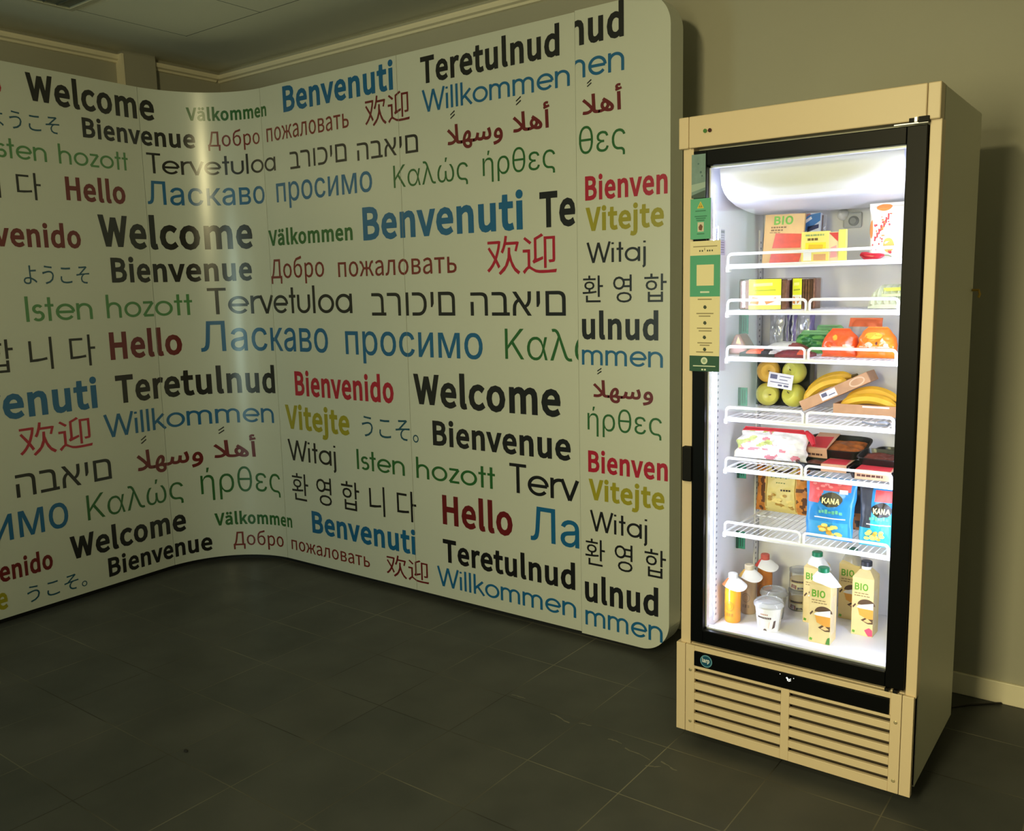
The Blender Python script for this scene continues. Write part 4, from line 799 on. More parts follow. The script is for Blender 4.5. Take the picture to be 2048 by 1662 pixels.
MB().box(.040, .690, .030, .034, .045, .330).build('vent_recess', mat('dark_recess', (62, 52, 40), .8), fridge)
MB().box(.063, .664, -.002, .006, .2745, .3225).build('display_strip', black, fridge, bevel=.001)
mb = MB()
mb.prism([(.106 + .0205 * math.cos(k), .2985 + .0205 * math.sin(k)) for k in [2 * math.pi * j / 32 for j in range(32)]], lambda a, b, d: (a, d, b), -.0032, -.002, 0)
mb.prism([(.106 + .0172 * math.cos(k), .2985 + .0172 * math.sin(k)) for k in [2 * math.pi * j / 32 for j in range(32)]], lambda a, b, d: (a, d, b), -.0036, -.0032, 1)
for q in word('B', 'iarp', .0925, .1175, .2945, .0135): mb.face([(a, -.0040, b) for a, b in q], 2)
mb.build('badge', [mat('pale_blue_ring', (96, 150, 172), .3), mat('badge_blue', (20, 74, 104), .3), mat('badge_white', (225, 232, 236), .4)], fridge)
mb = MB()
for q in (((.366, .310), (.371, .305), (.374, .309), (.3695, .3135)), ((.3705, .301), (.3735, .301), (.3735, .3085), (.3705, .3085)), ((.3745, .304), (.382, .3085), (.382, .3110), (.3745, .3070)), ((.3745, .299), (.3825, .3035), (.381, .3055), (.3745, .3025))):
    mb.face([(a, -.0026, b) for a, b in q])
for x, z in ((.347, .3165), (.389, .3125)): mb.box(x, x + .002, -.0028, -.002, z, z + .002)
mb.build('display_digits', mat('display_white', (235, 240, 245), .5, emit=.8), fridge)
for x, z in ((.050, .256), (.050, .078), (.683, .256), (.683, .078)):
    mb = MB(); mb.lathe([(.0055, 0), (.0055, .0012), (.003, .002)], (0, 0, 0), 12)
    mb.v = [(x + v[0], -v[2], z + v[1]) for v in mb.v]; mb.build('screw', mat('screw_metal', (190, 176, 140), .35, .5), fridge)
for x in (.06, .66):
    for y in (.09, .50):
        mb = MB(); mb.lathe([(.022, 0), (.022, .008), (.012, .012), (.012, .052)], (x, y, 0), 16); mb.build('foot', black_matte, fridge)
# door
mb = MB()
GX0, GX1, GZ0, GZ1 = .089, .649, .398, 1.853
DX0, DX1, DZ0, DZ1 = .047, .700, .353, 1.898
mb.box(DX0, GX0, .004, .048, DZ0, DZ1); mb.box(GX1, DX1, .004, .048, DZ0, DZ1)
mb.box(GX0, GX1, .004, .048, DZ0, GZ0); mb.box(GX0, GX1, .004, .048, GZ1, DZ1)
mb.build('door', black, fridge, bevel=.002)
door = fridge.children[-1]
MB().box(GX0 - .004, GX1 + .004, .020, .026, GZ0 - .004, GZ1 + .004).build('glass_pane', clear_mat('door_glass', (.97, .985, .98), .015), door)
mb = MB()
for a in ((GX0, GX0 + .004, GZ0, GZ1), (GX1 - .004, GX1, GZ0, GZ1), (GX0, GX1, GZ0, GZ0 + .005), (GX0, GX1, GZ1 - .005, GZ1)):
    mb.box(a[0], a[1], .027, .050, a[2], a[3])
mb.build('spacer_bar', chrome, door)
mb = MB()
for a in ((DX0 + .01, GX0 - .002, GZ0, GZ1), (GX1 + .002, DX1 - .01, GZ0, GZ1), (DX0 + .01, DX1 - .01, DZ0 + .008, GZ0 - .003), (DX0 + .01, DX1 - .01, GZ1 + .003, DZ1 - .008)):
    mb.box(a[0], a[1], .048, .0555, a[2], a[3])
mb.build('gasket', mat('grey_gasket', (120, 122, 124), .6), door)
mb = MB(); mb.box(.018, .050, -.006, .022, .884, .996); mb.build('handle', black_matte, door, bevel=.004)
mb = MB(); mb.box(.618, .702, -.004, .004, 1.9005, 1.9045); mb.box(.668, .676, -.006, .006, 1.9045, 1.918); mb.build('hinge', chrome, door, bevel=.0008)
mb = MB(); mb.box(.655, .668, -.005, .003, 1.904, 1.916); mb.box(.678, .704, -.005, .003, 1.902, 1.918); mb.build('hinge_cover', black_matte, door, bevel=.001)
mb = MB(); mb.box(.650, .660, -.003, .02, .343, .352); mb.box(.672, .684, -.003, .02, .343, .352); mb.build('hinge', black_matte, door, bevel=.0008)
mb = MB(); mb.tube([(.730, .555, 1.465), (.748, .560, 1.465), (.752, .560, 1.452), (.748, .560, 1.442)], .004, 8); mb.build('cord_hook', mat('brass_hook', (170, 140, 60), .35, .6), fridge)
# evaporator housing hanging from the top
def evap(u, v):
    x = .105 + .525 * u
    c = 1 - (2 * u - 1) ** 2
    prof = [(.066, 1.862), (.068 + .006 * c, 1.835 - .004 * c), (.078 - .008 * c, 1.800 - .018 * c), (.10 - .022 * c, 1.778 - .024 * c), (.13 - .02 * c, 1.762 - .018 * c), (.19, 1.745 - .006 * c), (.28, 1.733), (.37, 1.726), (.41, 1.728), (.425, 1.75), (.43, 1.862)]
    f = v * (len(prof) - 1); k = min(int(f), len(prof) - 2); t_ = f - k
    y = prof[k][0] + (prof[k+1][0] - prof[k][0]) * t_; z = prof[k][1] + (prof[k+1][1] - prof[k][1]) * t_
    return (x, y, z)
mb = MB(); mb.grid(evap, 24, 30, flip=False)
for u in (0, 1):
    ring = [evap(u, k / 30) for k in range(31)]
    mb.face(ring if u else ring[::-1])
mb.build('evaporator_cover', white_in, fridge, smooth='auto')
mb = MB(); mb.lathe([(.018, 0), (.018, .004), (.012, .010), (.004, .012)], (0, 0, 0), 18); mb.v = [(.352 + v[0], .489 - v[2] * 3, 1.716 + v[1]) for v in mb.v]
mb.build('thermostat_knob', wire_white, fridge, smooth='auto')
mb = MB(); mb.box(.352, .412, .478, .490, 1.672, 1.722); mb.build('thermostat', mat('pale_grey_plastic', (196, 198, 204), .5), fridge, bevel=.006)
mb = MB(); mb.lathe([(.016, 0), (.016, .006), (.010, .012)], (0, 0, 0), 18); mb.v = [(.388 + v[0], .478 - v[2], 1.694 + v[1]) for v in mb.v]
mb.build('thermostat_knob', mat('mid_grey_plastic', (150, 152, 158), .5), fridge)
# LED strips beside the door opening (they light the goods)
for x, e in ((.0835, 1), (.6455, -1)):
    mb = MB(); mb.box(x if e > 0 else x - .001, x + .001 if e > 0 else x, .060, .074, .42, 1.80)
    mb.build('led_strip', mat('led_white', (222, 228, 255), .5, emit=LED_POWER), fridge)
MB().box(.12, .62, .075, .090, 1.8635, 1.8648).build('led_strip', MATS['led_white'], fridge)
# slotted shelf standards
for x, y in ((.0825, .11), (.0825, .455), (.6475, .11), (.6475, .455)):
    mb = MB(); s = 1 if x < .3 else -1
    mb.box(min(x, x + .005 * s), max(x, x + .005 * s), y - .009, y + .009, .40, 1.68, 0)
    for k in range(62): mb.box(min(x + .0051 * s, x + .0055 * s), max(x + .0051 * s, x + .0055 * s), y - .004, y + .004, .415 + .02 * k, .422 + .02 * k, 1)
    mb.build('shelf_standard', [wire_white, mat('slot_shadow_grey', (150, 152, 162), .7)], fridge)
# green cards clipped to the left inner wall
for z0, z1 in ((1.335, 1.398), (1.095, 1.156), (.846, .895), (.599, .660)):
    mb = MB(); mb.box(.0825, .090, .285, .292, z0, z1, 0); mb.box(.084, .113, .288, .292, z0, z1, 1)
    for k in range(3): mb.box(.088 + .008 * k, .091 + .008 * k, .2875, .288, z0 + .008, z1 - .008, 0)
    mb.build('green_card', [mat('dark_green_card', (12, 70, 56), .5), mat('green_card', (38, 128, 96), .5)], fridge)
mb = MB(); mb.box(.0825, .0832, .09, .16, 1.592, 1.672, 0)
for k in range(9): mb.box(.0832, .0834, .096, .154, 1.600 + .0075 * k, 1.602 + .0075 * k, 1)
mb.box(.0832, .0836, .13, .155, 1.660, 1.668, 1)
mb.build('rating_label', [mat('lilac_grey_label', (196, 192, 210), .5), mat('label_print_grey', (120, 116, 130), .6)], fridge)

# notices stuck on the door's left edge, then a painted reflection above them
paper_cream = mat('cream_paper', (226, 214, 172), .6)
ink_dim = mat('small_print_brown', (150, 138, 104), .7)
teal = mat('teal_green_print', (72, 158, 126), .55); dkgreen = mat('bottle_green_print', (28, 78, 60), .55); ink_dk = mat('dark_print', (60, 70, 58), .7)
def plate(mb, x0, x1, z0, z1, y, mi): mb.face([(x0, y, z0), (x1, y, z0), (x1, y, z1), (x0, y, z1)], mi)
t = thing('notice', 'long cream and green instruction notice taped to the left of the fridge door', 'notice', (.040, .0015, 1.236))
mb = MB(); mb.box(0, .098, -.0015, 0, 0, .396, 0)
y = -.0019
plate(mb, 0, .098, 0, .048, y, 2); plate(mb, 0, .098, .229, .353, y, 1)
plate(mb, .022, .078, .262, .325, y - .0003, 0)
for q in word('B', 'i', .046, .049, .368, .007): mb.face([(a, y, b) for a, b in q], 3)
for x in (.030, .038, .055, .062, .070): plate(mb, x, x + .004, .364, .369, y, 5)
plate(mb, .010, .088, .378, .381, y, 3)
for x0, x1, z in ((.026, .072, .219), (.022, .078, .176), (.030, .068, .168), (.024, .074, .131), (.030, .072, .123), (.026, .074, .086), (.034, .066, .079), (.022, .078, .058)):
    plate(mb, x0, x1, z, z + .0035, y, 3)
for cx_, cz_ in ((.050, .197), (.050, .149), (.049, .105), (.050, .068)):
    mb.face([(cx_ + .006 * math.cos(k), y, cz_ + .006 * math.sin(k)) for k in (0, 1.2, 2.2, 3.4, 4.6, 5.4)], 5)
mb.face([(.049 + .011 * math.cos(2 * math.pi * k / 20), y - .0004, .033 + .011 * math.sin(2 * math.pi * k / 20)) for k in range(20)], 4)
mb.face([(.049 + .006 * math.cos(2 * math.pi * k / 12), y - .0008, .033 + .006 * math.sin(2 * math.pi * k / 12)) for k in range(12)], 6)
plate(mb, .012, .086, .0150, .0180, y - .0004, 4); plate(mb, .040, .046, .003, .008, y - .0004, 4); plate(mb, .049, .055, .003, .008, y - .0004, 4)
plate(mb, .034, .064, .240, .245, y - .0003, 4)
mb.build('sheet', [paper_cream, teal, dkgreen, ink_dim, mat('pale_print', (208, 218, 200), .6), ink_dk, mat('print_sage', (150, 178, 150), .6)], t)
t = thing('notice', 'small green notice with a yellow warning triangle on the fridge door edge', 'notice', (.040, .0015, 1.638))
mb = MB(); mb.box(0, .066, -.0015, 0, 0, .120, 0); y = -.0019
mb.face([(.022, y, .091), (.044, y, .091), (.033, y, .112)], 1); mb.face([(.0262, y - .0003, .0938), (.0398, y - .0003, .0938), (.033, y - .0003, .107)], 2)
mb.face([(.0318, y - .0006, .0958), (.0342, y - .0006, .0958), (.0346, y - .0006, .1035), (.0314, y - .0006, .1035)], 1)
for x0, x1, z in ((.016, .050, .082), (.014, .054, .066), (.018, .050, .060), (.020, .046, .054), (.022, .046, .014)): plate(mb, x0, x1, z, z + .003, y, 3)
plate(mb, .024, .044, .022, .050, y, 4); mb.face([(.034 + .007 * math.cos(k), y - .0003, .034 + .010 * math.sin(k)) for k in (.3, 1.3, 1.9, 3.0, 3.9, 5.2)], 5)
mb.build('sheet', [mat('mint_green_paper', (86, 170, 138), .55), mat('warning_yellow', (214, 190, 60), .5), mat('warning_gold', (150, 130, 50), .6), mat('green_small_print', (48, 120, 94), .6), mat('pale_pink_print', (205, 196, 178), .6), mat('picture_dark', (110, 70, 50), .6)], t)
t = thing('notice', 'blue-grey reflection painted on an added sheet, top corner of the fridge door', 'notice', (.043, .0015, 1.760))
mb = MB(); mb.box(0, .045, -.0015, 0, 0, .128, 0); y = -.0019  # added sheet; its colours stand in for a room reflection on the door frame
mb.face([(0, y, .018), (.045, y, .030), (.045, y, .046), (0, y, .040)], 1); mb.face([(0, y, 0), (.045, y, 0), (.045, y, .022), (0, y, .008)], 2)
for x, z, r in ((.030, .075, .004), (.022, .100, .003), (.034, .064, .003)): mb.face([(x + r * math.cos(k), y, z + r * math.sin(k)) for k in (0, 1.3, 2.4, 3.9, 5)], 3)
mb.build('sheet', [mat('reflection_teal', (110, 138, 138), .45, var=.12, vscale=40), mat('reflection_pale_teal', (150, 172, 166), .45), mat('reflection_deep_teal', (54, 76, 74), .5), mat('reflection_blot', (70, 100, 104), .5)], t)

# ------------------------------------------------------------------ wire shelves
SHELF = [1.562, 1.421, 1.277, 1.085, .922, .712]
wl = ['topmost white wire shelf, under the evaporator cover', 'second white wire shelf from the top, carrying the bread', 'third white wire shelf from the top, carrying the orange bags',
      'fourth white wire shelf from the top, carrying apples and bananas', 'fifth white wire shelf from the top, carrying black meat trays', 'lowest white wire shelf, carrying the pasta bags']
for k, z in enumerate(SHELF):
    t = thing('wire_shelf', wl[k], 'shelf', (.365, .1, z), group='white wire shelves inside the refrigerator')
    X0, X1 = -.246, .262; zz = -.004
    mb = MB()
    for j in range(27):
        x = X0 + .008 + (X1 - X0 - .016) * j / 26
        mb.tube([(x, .002, zz), (x, .372, zz)], .0016, 6)
    mb.tube([(X0, .13, zz - .003), (X1, .13, zz - .003)], .0022, 6); mb.tube([(X0, .26, zz - .003), (X1, .26, zz - .003)], .0022, 6)
    mb.tube([(X0, .37, zz), (X1, .37, zz)], .003, 6)
    for x in (X0 + .003, X1 - .003): mb.tube([(x, 0, zz), (x, .37, zz)], .003, 6)
    mb.build('wire_grid', wire_white, t, smooth='auto')
    mb = MB(); mb.tube([(X0, -.002, zz - .004), (X1, -.002, zz - .004)], .0074, 10); mb.build('front_bar', wire_white, t, smooth='auto')
    def guard(a, b, hh):
        r = .012
        p = [(a, -.004, zz)] + [(a + r - r * math.cos(q), -.004, zz + hh - r + r * math.sin(q)) for q in [math.pi / 2 * i / 5 for i in range(6)]] + \
            [(b - r + r * math.sin(q), -.004, zz + hh - r + r * math.cos(q)) for q in [math.pi / 2 * i / 5 for i in range(6)]] + [(b, -.004, zz)]
        m2 = MB(); m2.tube(p, .0044, 8); m2.build('guard_rail', wire_white, t, smooth='auto')
    hh = .034
    if k == 0: guard(X0 + .004, X1 - .004, hh)
    else: guard(X0 + .004, .002, hh); guard(.012, X1 - .004, hh)
    for x in (X0 - .008, X1 + .003):
        m2 = MB(); m2.box(x, x + .012, .002, .022, zz - .020, zz - .004); m2.build('shelf_clip', wire_white, t, bevel=.003)

# ------------------------------------------------------------------ goods
def noisy(p, amp, sc, seed=0):
    return noise.noise(Vector((p[0] * sc + seed, p[1] * sc, p[2] * sc + seed * 1.7))) * amp
class Bag:
    """soft sealed bag standing in the x-z plane: width w, height h, thickness t; P(u, v, side) maps the print"""
    def __init__(s, w, h, t, seed=0, crink=.004, top=.92, taper=0.0, seal=.05, pw=.55, dome=0.0):
        s.w, s.h, s.t, s.seed, s.crink, s.top, s.taper, s.seal, s.pw, s.dome = w, h, t, seed, crink, top, taper, seal, pw, dome
    def P(s, u, v, side=-1, lift=0.0):
        ww = s.w * (1 - s.taper * (1 - v)) * (1 - .05 * math.sin(math.pi * v))
        ww *= 1 - s.dome * max(0, (v - .35) / .65) ** 2.2
        x = (u - .5) * ww + noisy((u, v, 0), s.crink, 5, s.seed)
        vv = min(1, max(0, (v - s.seal * .4) / (1 - s.seal * 1.4)))
        d = (max(0, math.sin(math.pi * u)) ** s.pw) * (max(0, math.sin(math.pi * vv)) ** s.pw)
        y = side * (s.t * .5 * d + .0008) + noisy((u * 1.3, v * 1.6, side), s.crink * d, 4, s.seed + 3) + noisy((u * 3, v * 3, side), s.crink * .6 * d, 5, s.seed + 9)
        return Vector((x, y + side * lift, v * s.h))
    def mesh(s, mf=None, nu=34, nv=40):
        mb = MB()
        mb.grid(lambda u, v: s.P(u, v, -1), nu, nv, mf)
        mb.grid(lambda u, v: s.P(u, v, 1), nu, nv, lambda u, v: mf(u, v) if (mf and u < 0) else 0, flip=True)
        return mb
    def patch(s, mb, u0, u1, v0, v1, mi, lift=.0008, n=10):
        mb.grid(lambda a, b: s.P(u0 + (u1 - u0) * a, v0 + (v1 - v0) * b, -1, lift), n, n, mi=mi)
    def blob(s, mb, cu, cv, ru, rv, mi, lift=.0012, n=14, wob=.15, seed=0):
        c = s.P(cu, cv, -1, lift)
        pts = []
        for k in range(n):
            a = 2 * math.pi * k / n; r = 1 + wob * noise.noise(Vector((math.cos(a) * 1.7 + seed, math.sin(a) * 1.7, seed)))
            pts.append(s.P(cu + ru * r * math.cos(a), cv + rv * r * math.sin(a), -1, lift))
        for k in range(n): mb.face([c, pts[k], pts[(k+1) % n]], mi)
    def text(s, mb, style, txt, u0, u1, v, hv, mi, lift=.0016):
        for q in word(style, txt, u0, u1, v, hv): mb.face([s.P(a, b, -1, lift) for a, b in q], mi)
def rows(mb, x0, x1, z0, n, dz, y, mi, seed=1, hgt=.0022):
    """lines of print too small to read"""
    r = random.Random(seed)
    for k in range(n):
        x = x0; z = z0 - k * dz; e = x1 - r.random() * (x1 - x0) * .3
        while x < e - .003:
            l = .004 + r.random() * .009; xe = min(x + l, e); mb.face([(x, y, z), (xe, y, z), (xe, y, z + hgt), (x, y, z + hgt)], mi); x = xe + .0022
S1, S2, S3, S4, S5, S6 = [z - .0016 for z in SHELF]
FL = .3852
kraft = mat('kraft_card', (206, 170, 112), .6, var=.06, vscale=25)
bio_green = mat('leaf_green_print', (96, 158, 42), .5)
brown_ink = mat('brown_small_print', (112, 84, 46), .6)
white_pl = mat('white_plastic', (242, 242, 240), .4)
film = clear_mat('clear_film', (.97, .97, .97), .05, .08)
hazy = clear_mat('hazy_plastic', (.94, .95, .95), .05, .12, haze=.22)
dark_tray = mat('black_food_tray', (18, 18, 19), .3)
label_white = mat('white_sticker', (240, 240, 242), .5); label_ink = mat('sticker_print', (96, 98, 128), .6)

# --- top shelf
t = thing('ham_pack', 'tan card pack with green lettering and orange-red window leaning on the top shelf', 'food pack', (.155, .290, S1), (-.12, .02, 0))
mb = MB(); mb.box(0, .128, 0, .012, 0, .160, 0); y = -.0006
mb.face([(.030, y, .052), (.122, y, .052), (.122, y, .096), (.038, y, .100)], 1)
mb.face([(.024, y, .004), (.120, y, .004), (.126, y, .034), (.028, y, .034)], 1)
for q in word('B', 'BIO', .030, .092, .128, .026): mb.face([(a, y, b) for a, b in q], 2)
rows(mb, .022, .075, .116, 2, .009, y, 3, 4, .005); rows(mb, .018, .060, .101, 1, .01, y, 3, 5)
mb.build('pack', [kraft, mat('ham_orange', (196, 64, 34), .35, var=.15, vscale=60), bio_green, brown_ink], t)
t = thing('cheese_pack', 'blue and white pack half hidden behind the tan pack on the top shelf', 'food pack', (.246, .352, S1), (-.10, 0, 0))
mb = MB(); mb.box(0, .070, 0, .014, 0, .160, 0); y = -.0006
mb.face([(0, y, .085), (.070, y, .135), (.070, y, .160), (0, y, .150)], 1); mb.face([(.004, y, .140), (.040, y, .156), (.036, y, .159), (.004, y, .158)], 2)
mb.face([(.03, y, .10), (.066, y, .112), (.066, y, .124), (.03, y, .118)], 3); mb.face([(.008, y - .0004, .118), (.044, y - .0004, .142), (.040, y - .0004, .150), (.006, y - .0004, .128)], 4)
mb.build('pack', [mat('pale_blue_pack', (206, 216, 230), .35), mat('sky_blue_print', (58, 118, 178), .4), mat('pink_brown_print', (186, 120, 110), .5), mat('navy_print', (32, 44, 92), .5), white_pl], t)
t = thing('sausage_pack', 'narrow grey-brown pack standing at the back of the top shelf beside the thermostat', 'food pack', (.300, .415, S1), (-.06, 0, 0))
b = Bag(.036, .155, .016, 5, .002); b.mesh(lambda u, v: 1 if .3 < u < .75 and v > .15 else 0).build('pack', [hazy, mat('grey_brown_filling', (150, 128, 120), .5)], t)
t = thing('yellow_pack', 'small yellow and pink packet at the front of the top shelf', 'food pack', (.338, .128, S1))
mb = MB(); mb.box(0, .080, 0, .016, 0, .088, 0); mb.box(.080, .108, .001, .015, 0, .084, 5); mb.box(.108, .128, 0, .016, 0, .090, 6); y = -.0006
mb.face([(.012, y, .032), (.072, y, .032), (.072, y, .056), (.012, y, .056)], 1); mb.face([(.020, y - .0004, .036), (.062, y - .0004, .037), (.064, y - .0004, .049), (.022, y - .0004, .051)], 2)
mb.face([(.006, y, .004), (.030, y, .004), (.030, y, .028), (.006, y, .028)], 3); mb.face([(.036, y, .004), (.072, y, .004), (.072, y, .022), (.036, y, .022)], 4)
mb.face([(.080, .0004, .082), (.106, .0004, .082), (.106, .0004, .056)], 7); rows(mb, .018, .052, .062, 1, .01, y, 8, 3, .007); rows(mb, .012, .070, .075, 1, .01, y, 9, 8, .005)
mb.face([(.084, .0004, .010), (.104, .0004, .012), (.102, .0004, .046), (.086, .0004, .040)], 10)
mb.build('pack', [mat('lemon_pack', (240, 226, 120), .4), mat('bright_yellow_print', (244, 222, 40), .4), mat('amber_print', (226, 186, 20), .5), white_pl, mat('biscuit_print', (216, 160, 110), .5), mat('cream_pack_side', (238, 216, 170), .4), mat('lemon_edge', (238, 232, 110), .4), mat('red_corner_print', (206, 50, 52), .5), mat('dark_brown_print', (110, 80, 40), .5), mat('sage_small_print', (150, 170, 110), .6), mat('pink_print', (232, 160, 160), .5)], t)
t = thing('snack_bag', 'tall white bag with orange and red scrawled print on the right of the top shelf', 'bag', (.556, .255, S1))
b = Bag(.118, .166, .050, 11, .003)
mb = b.mesh()
for k in range(46):
    r = random.Random(k); u = .08 + .5 * r.random(); v = .12 + .8 * r.random() * (1 - .1)
    if abs((v - .15) - (u * 1.25)) < .28: b.blob(mb, u, v, .012 + .02 * r.random(), .010 + .012 * r.random(), 1 if r.random() < .62 else 2, seed=k, n=7)
b.blob(mb, .36, .92, .20, .06, 2, seed=3); b.blob(mb, .06, .55, .05, .16, 2, seed=7); b.blob(mb, .52, .26, .13, .13, 3, seed=9); b.blob(mb, .55, .14, .04, .03, 1, seed=19)
for k in range(7): b.patch(mb, .14 + k * .055, .18 + k * .055, .34 + k * .06, .42 + k * .065, 1, n=2)
mb.build('pack', [mat('white_glossy_bag', (244, 240, 234), .3), mat('red_scrawl', (204, 62, 66), .45), mat('orange_splash', (226, 142, 70), .45), mat('apricot_print', (236, 176, 90), .45)], t, smooth='auto')
t = thing('chilli_pepper', 'long dark red pepper lying at the front right of the top shelf', 'pepper', (.512, .118, S1))
mb = MB(); mb.tube([(0, 0, .017), (.012, 0, .012), (.032, 0, .009), (.052, .001, .010), (.064, .002, .012)], [.006, .0115, .0095, .008, .003], 12); mb.build('fruit', mat('dark_red_skin', (176, 28, 44), .25), t, smooth='auto')
mb = MB(); mb.tube([(.063, .002, .012), (.074, .003, .011), (.082, .004, .007)], [.0022, .0018, .0012], 8); mb.build('stem', mat('dry_green_stem', (120, 130, 90), .6), t, smooth='auto')

# --- second shelf
def bread(name, label, x, y, wd, hg, th, rot, lab, seed):
    t = thing(name, label, 'bread', (x, y, S2), (0, 0, rot), 'packs of dark bread on the second shelf')
    n = 9
    crumb = mat('dark_rye_crumb', (150, 104, 84), .8, var=.25, vscale=90, bump=.3, bscale=200); crust = mat('rye_crust', (112, 74, 58), .8, var=.2, vscale=70)
    mb = MB()
    for k in range(n):
        a = k * wd / n
        mb.box(a + .0006, a + wd / n - .0006, 0 + .0012 * math.sin(k * 2.1 + seed), th, 0, hg - .004 * abs(math.sin(k * 1.7 + seed)), 1 if k % 4 == 3 else 0)
    mb.build('loaf', [crumb, crust], t, bevel=.003)
    mb = MB(); lo, hi = lab; y0 = -.0035
    mb.box(lo, hi, y0, y0 + .001, 0, hg, 0)
    mb.face([(lo, y0 - .0003, 0), (hi, y0 - .0003, 0), (hi, y0 - .0003, hg * .46), (lo, y0 - .0003, hg * .46)], 1)
    w_ = hi - lo
    mb.face([(lo, y0 - .0006, 0), (hi, y0 - .0006, 0), (hi, y0 - .0006, hg * .14), (lo, y0 - .0006, hg * .14)], 3)
    mb.face([(lo + .03 * w_, y0 - .0009, hg * .20), (lo + .30 * w_, y0 - .0009, hg * .16), (lo + .34 * w_, y0 - .0009, hg * .36), (lo + .12 * w_, y0 - .0009, hg * .42)], 2)
    mb.face([(lo + .55 * w_, y0 - .0009, hg * .16), (lo + .90 * w_, y0 - .0009, hg * .30), (lo + .84 * w_, y0 - .0009, hg * .40), (lo + .50 * w_, y0 - .0009, hg * .26)], 2)
    mb.face([(lo + .12 * w_, y0 - .0009, hg * .60), (lo + .84 * w_, y0 - .0009, hg * .62), (lo + .84 * w_, y0 - .0009, hg * .66), (lo + .12 * w_, y0 - .0009, hg * .64)], 4)
    mb.face([(lo + .14 * w_, y0 - .0009, hg * .76), (lo + .74 * w_, y0 - .0009, hg * .78), (lo + .74 * w_, y0 - .0009, hg * .88), (lo + .14 * w_, y0 - .0009, hg * .86)], 5)
    mb.build('label', [mat('acid_yellow_label', (228, 236, 20), .45), mat('white_label_print', (238, 240, 234), .5), mat('toast_print', (214, 136, 70), .5), mat('lemon_band', (232, 226, 90), .5), mat('olive_label_print', (150, 160, 20), .6), mat('pale_lemon_print', (240, 240, 130), .5)], t)
    MB().box(-.003, wd + .003, -.003, th + .003, 0, hg + .002).build('wrapper', film, t, bevel=.006)
    return t
bread('sliced_bread', 'pack of sliced dark bread with a broad yellow label, second shelf', .120, .196, .152, .094, .060, 0, (.032, .136), 1)
bread('sliced_bread', 'pack of sliced dark bread with a small lime label, standing behind the first', .279, .222, .072, .094, .062, .02, (.004, .032), 2)
t = thing('egg_box', 'pale green moulded carton at the far right of the second shelf', 'carton', (.505, .235, S2))
def eggs(u, v):
    x = .118 * u; z = .070 * v; k = math.sin(math.pi * min(1, u * 3.2) * .5) if u < .31 else 1
    return (x, .006 * math.cos(u * 40) * (v > .2) - .0 + (1 - math.sqrt(max(0, 1 - (v - .3) ** 2 / .5))) * .05 * (v > .3), z * (.55 + .45 * k))
mb = MB(); mb.grid(eggs, 40, 12); mb.grid(lambda u, v: (eggs(u, 1)[0], eggs(u, 1)[1] + .07 * v, eggs(u, 1)[2]), 40, 4); mb.grid(lambda u, v: (0, eggs(0, v)[1] + .07 * u, eggs(0, v)[2]), 4, 12, flip=True)
mb.build('carton', mat('pale_green_pulp', (206, 212, 182), .8, bump=.3, bscale=150), t, smooth='auto')
mb = MB(); y = .0005
mb.face([(.044, y + .004, .050), (.100, y + .004, .052), (.100, y + .012, .062), (.040, y + .012, .060)], 0); mb.face([(.040, y - .008, .034), (.100, y - .008, .036), (.100, y - .006, .044), (.040, y - .006, .042)], 1); rows(mb, .03, .10, .030, 1, .01, -.009, 2, 4, .004)
mb.build('label', [mat('yellow_green_label', (212, 220, 90), .5), mat('sage_label', (190, 200, 150), .6), mat('grey_green_print', (130, 138, 110), .6)], t)

# --- third shelf
silver = mat('crinkled_silver_film', (198, 202, 206), .28, .55, var=.22, vscale=35)
lilac = mat('lilac_film_print', (128, 118, 168), .35, .3); navy_s = mat('navy_stripe', (36, 36, 78), .4)
for x, w_, lab, sd, st in ((.163, .052, 'silvery crinkled pouch at the back left of the third shelf', 1, 0), (.215, .044, 'silver pouch with navy stripes between two others, back of the third shelf', 2, 1), (.264, .060, 'whitish silver pouch with lilac stripe, rightmost of three at the back of the third shelf', 3, 2)):
    t = thing('foil_pouch', lab, 'pouch', (x, .425 - .006 * sd, S3), (-.05, 0, 0), 'foil pouches at the back of the third shelf')
    b = Bag(w_, .128, .030, sd * 7, .005)
    mb = b.mesh((lambda u, v: 0) if st == 0 else (lambda u, v: 2 if .42 < u < .58 else (1 if .20 < u < .34 or .70 < u < .86 else 0)) if st == 1 else (lambda u, v: 1 if u > .72 and v > .3 else 0), 22, 30)
    mb.build('pouch', [silver, lilac, navy_s], t, smooth='auto')
for x, y, w_, h_, th, lab, sd in ((.330, .300, .135, .074, .060, 'dark green bag slumped behind the orange bags on the third shelf', 4), (.352, .372, .120, .088, .050, 'green leafy bag farthest back on the third shelf', 9)):
    t = thing('salad_bag', lab, 'bag', (x, y, S3), (-.1, 0, .05), 'green bags on the third shelf')
    b = Bag(w_, h_, th, sd, .008, dome=.45); mb = b.mesh(lambda u, v: (1 if noise.noise(Vector((u * 5 + sd, v * 5, 0))) > .12 else 0) if v < .8 else 2, 26, 26)
    mb.build('bag', [mat('deep_green_leaf', (34, 104, 52), .4, var=.3, vscale=40), mat('mid_green_leaf', (92, 156, 74), .4, var=.2, vscale=40), mat('green_print_film', (120, 176, 120), .3)], t, smooth='auto')
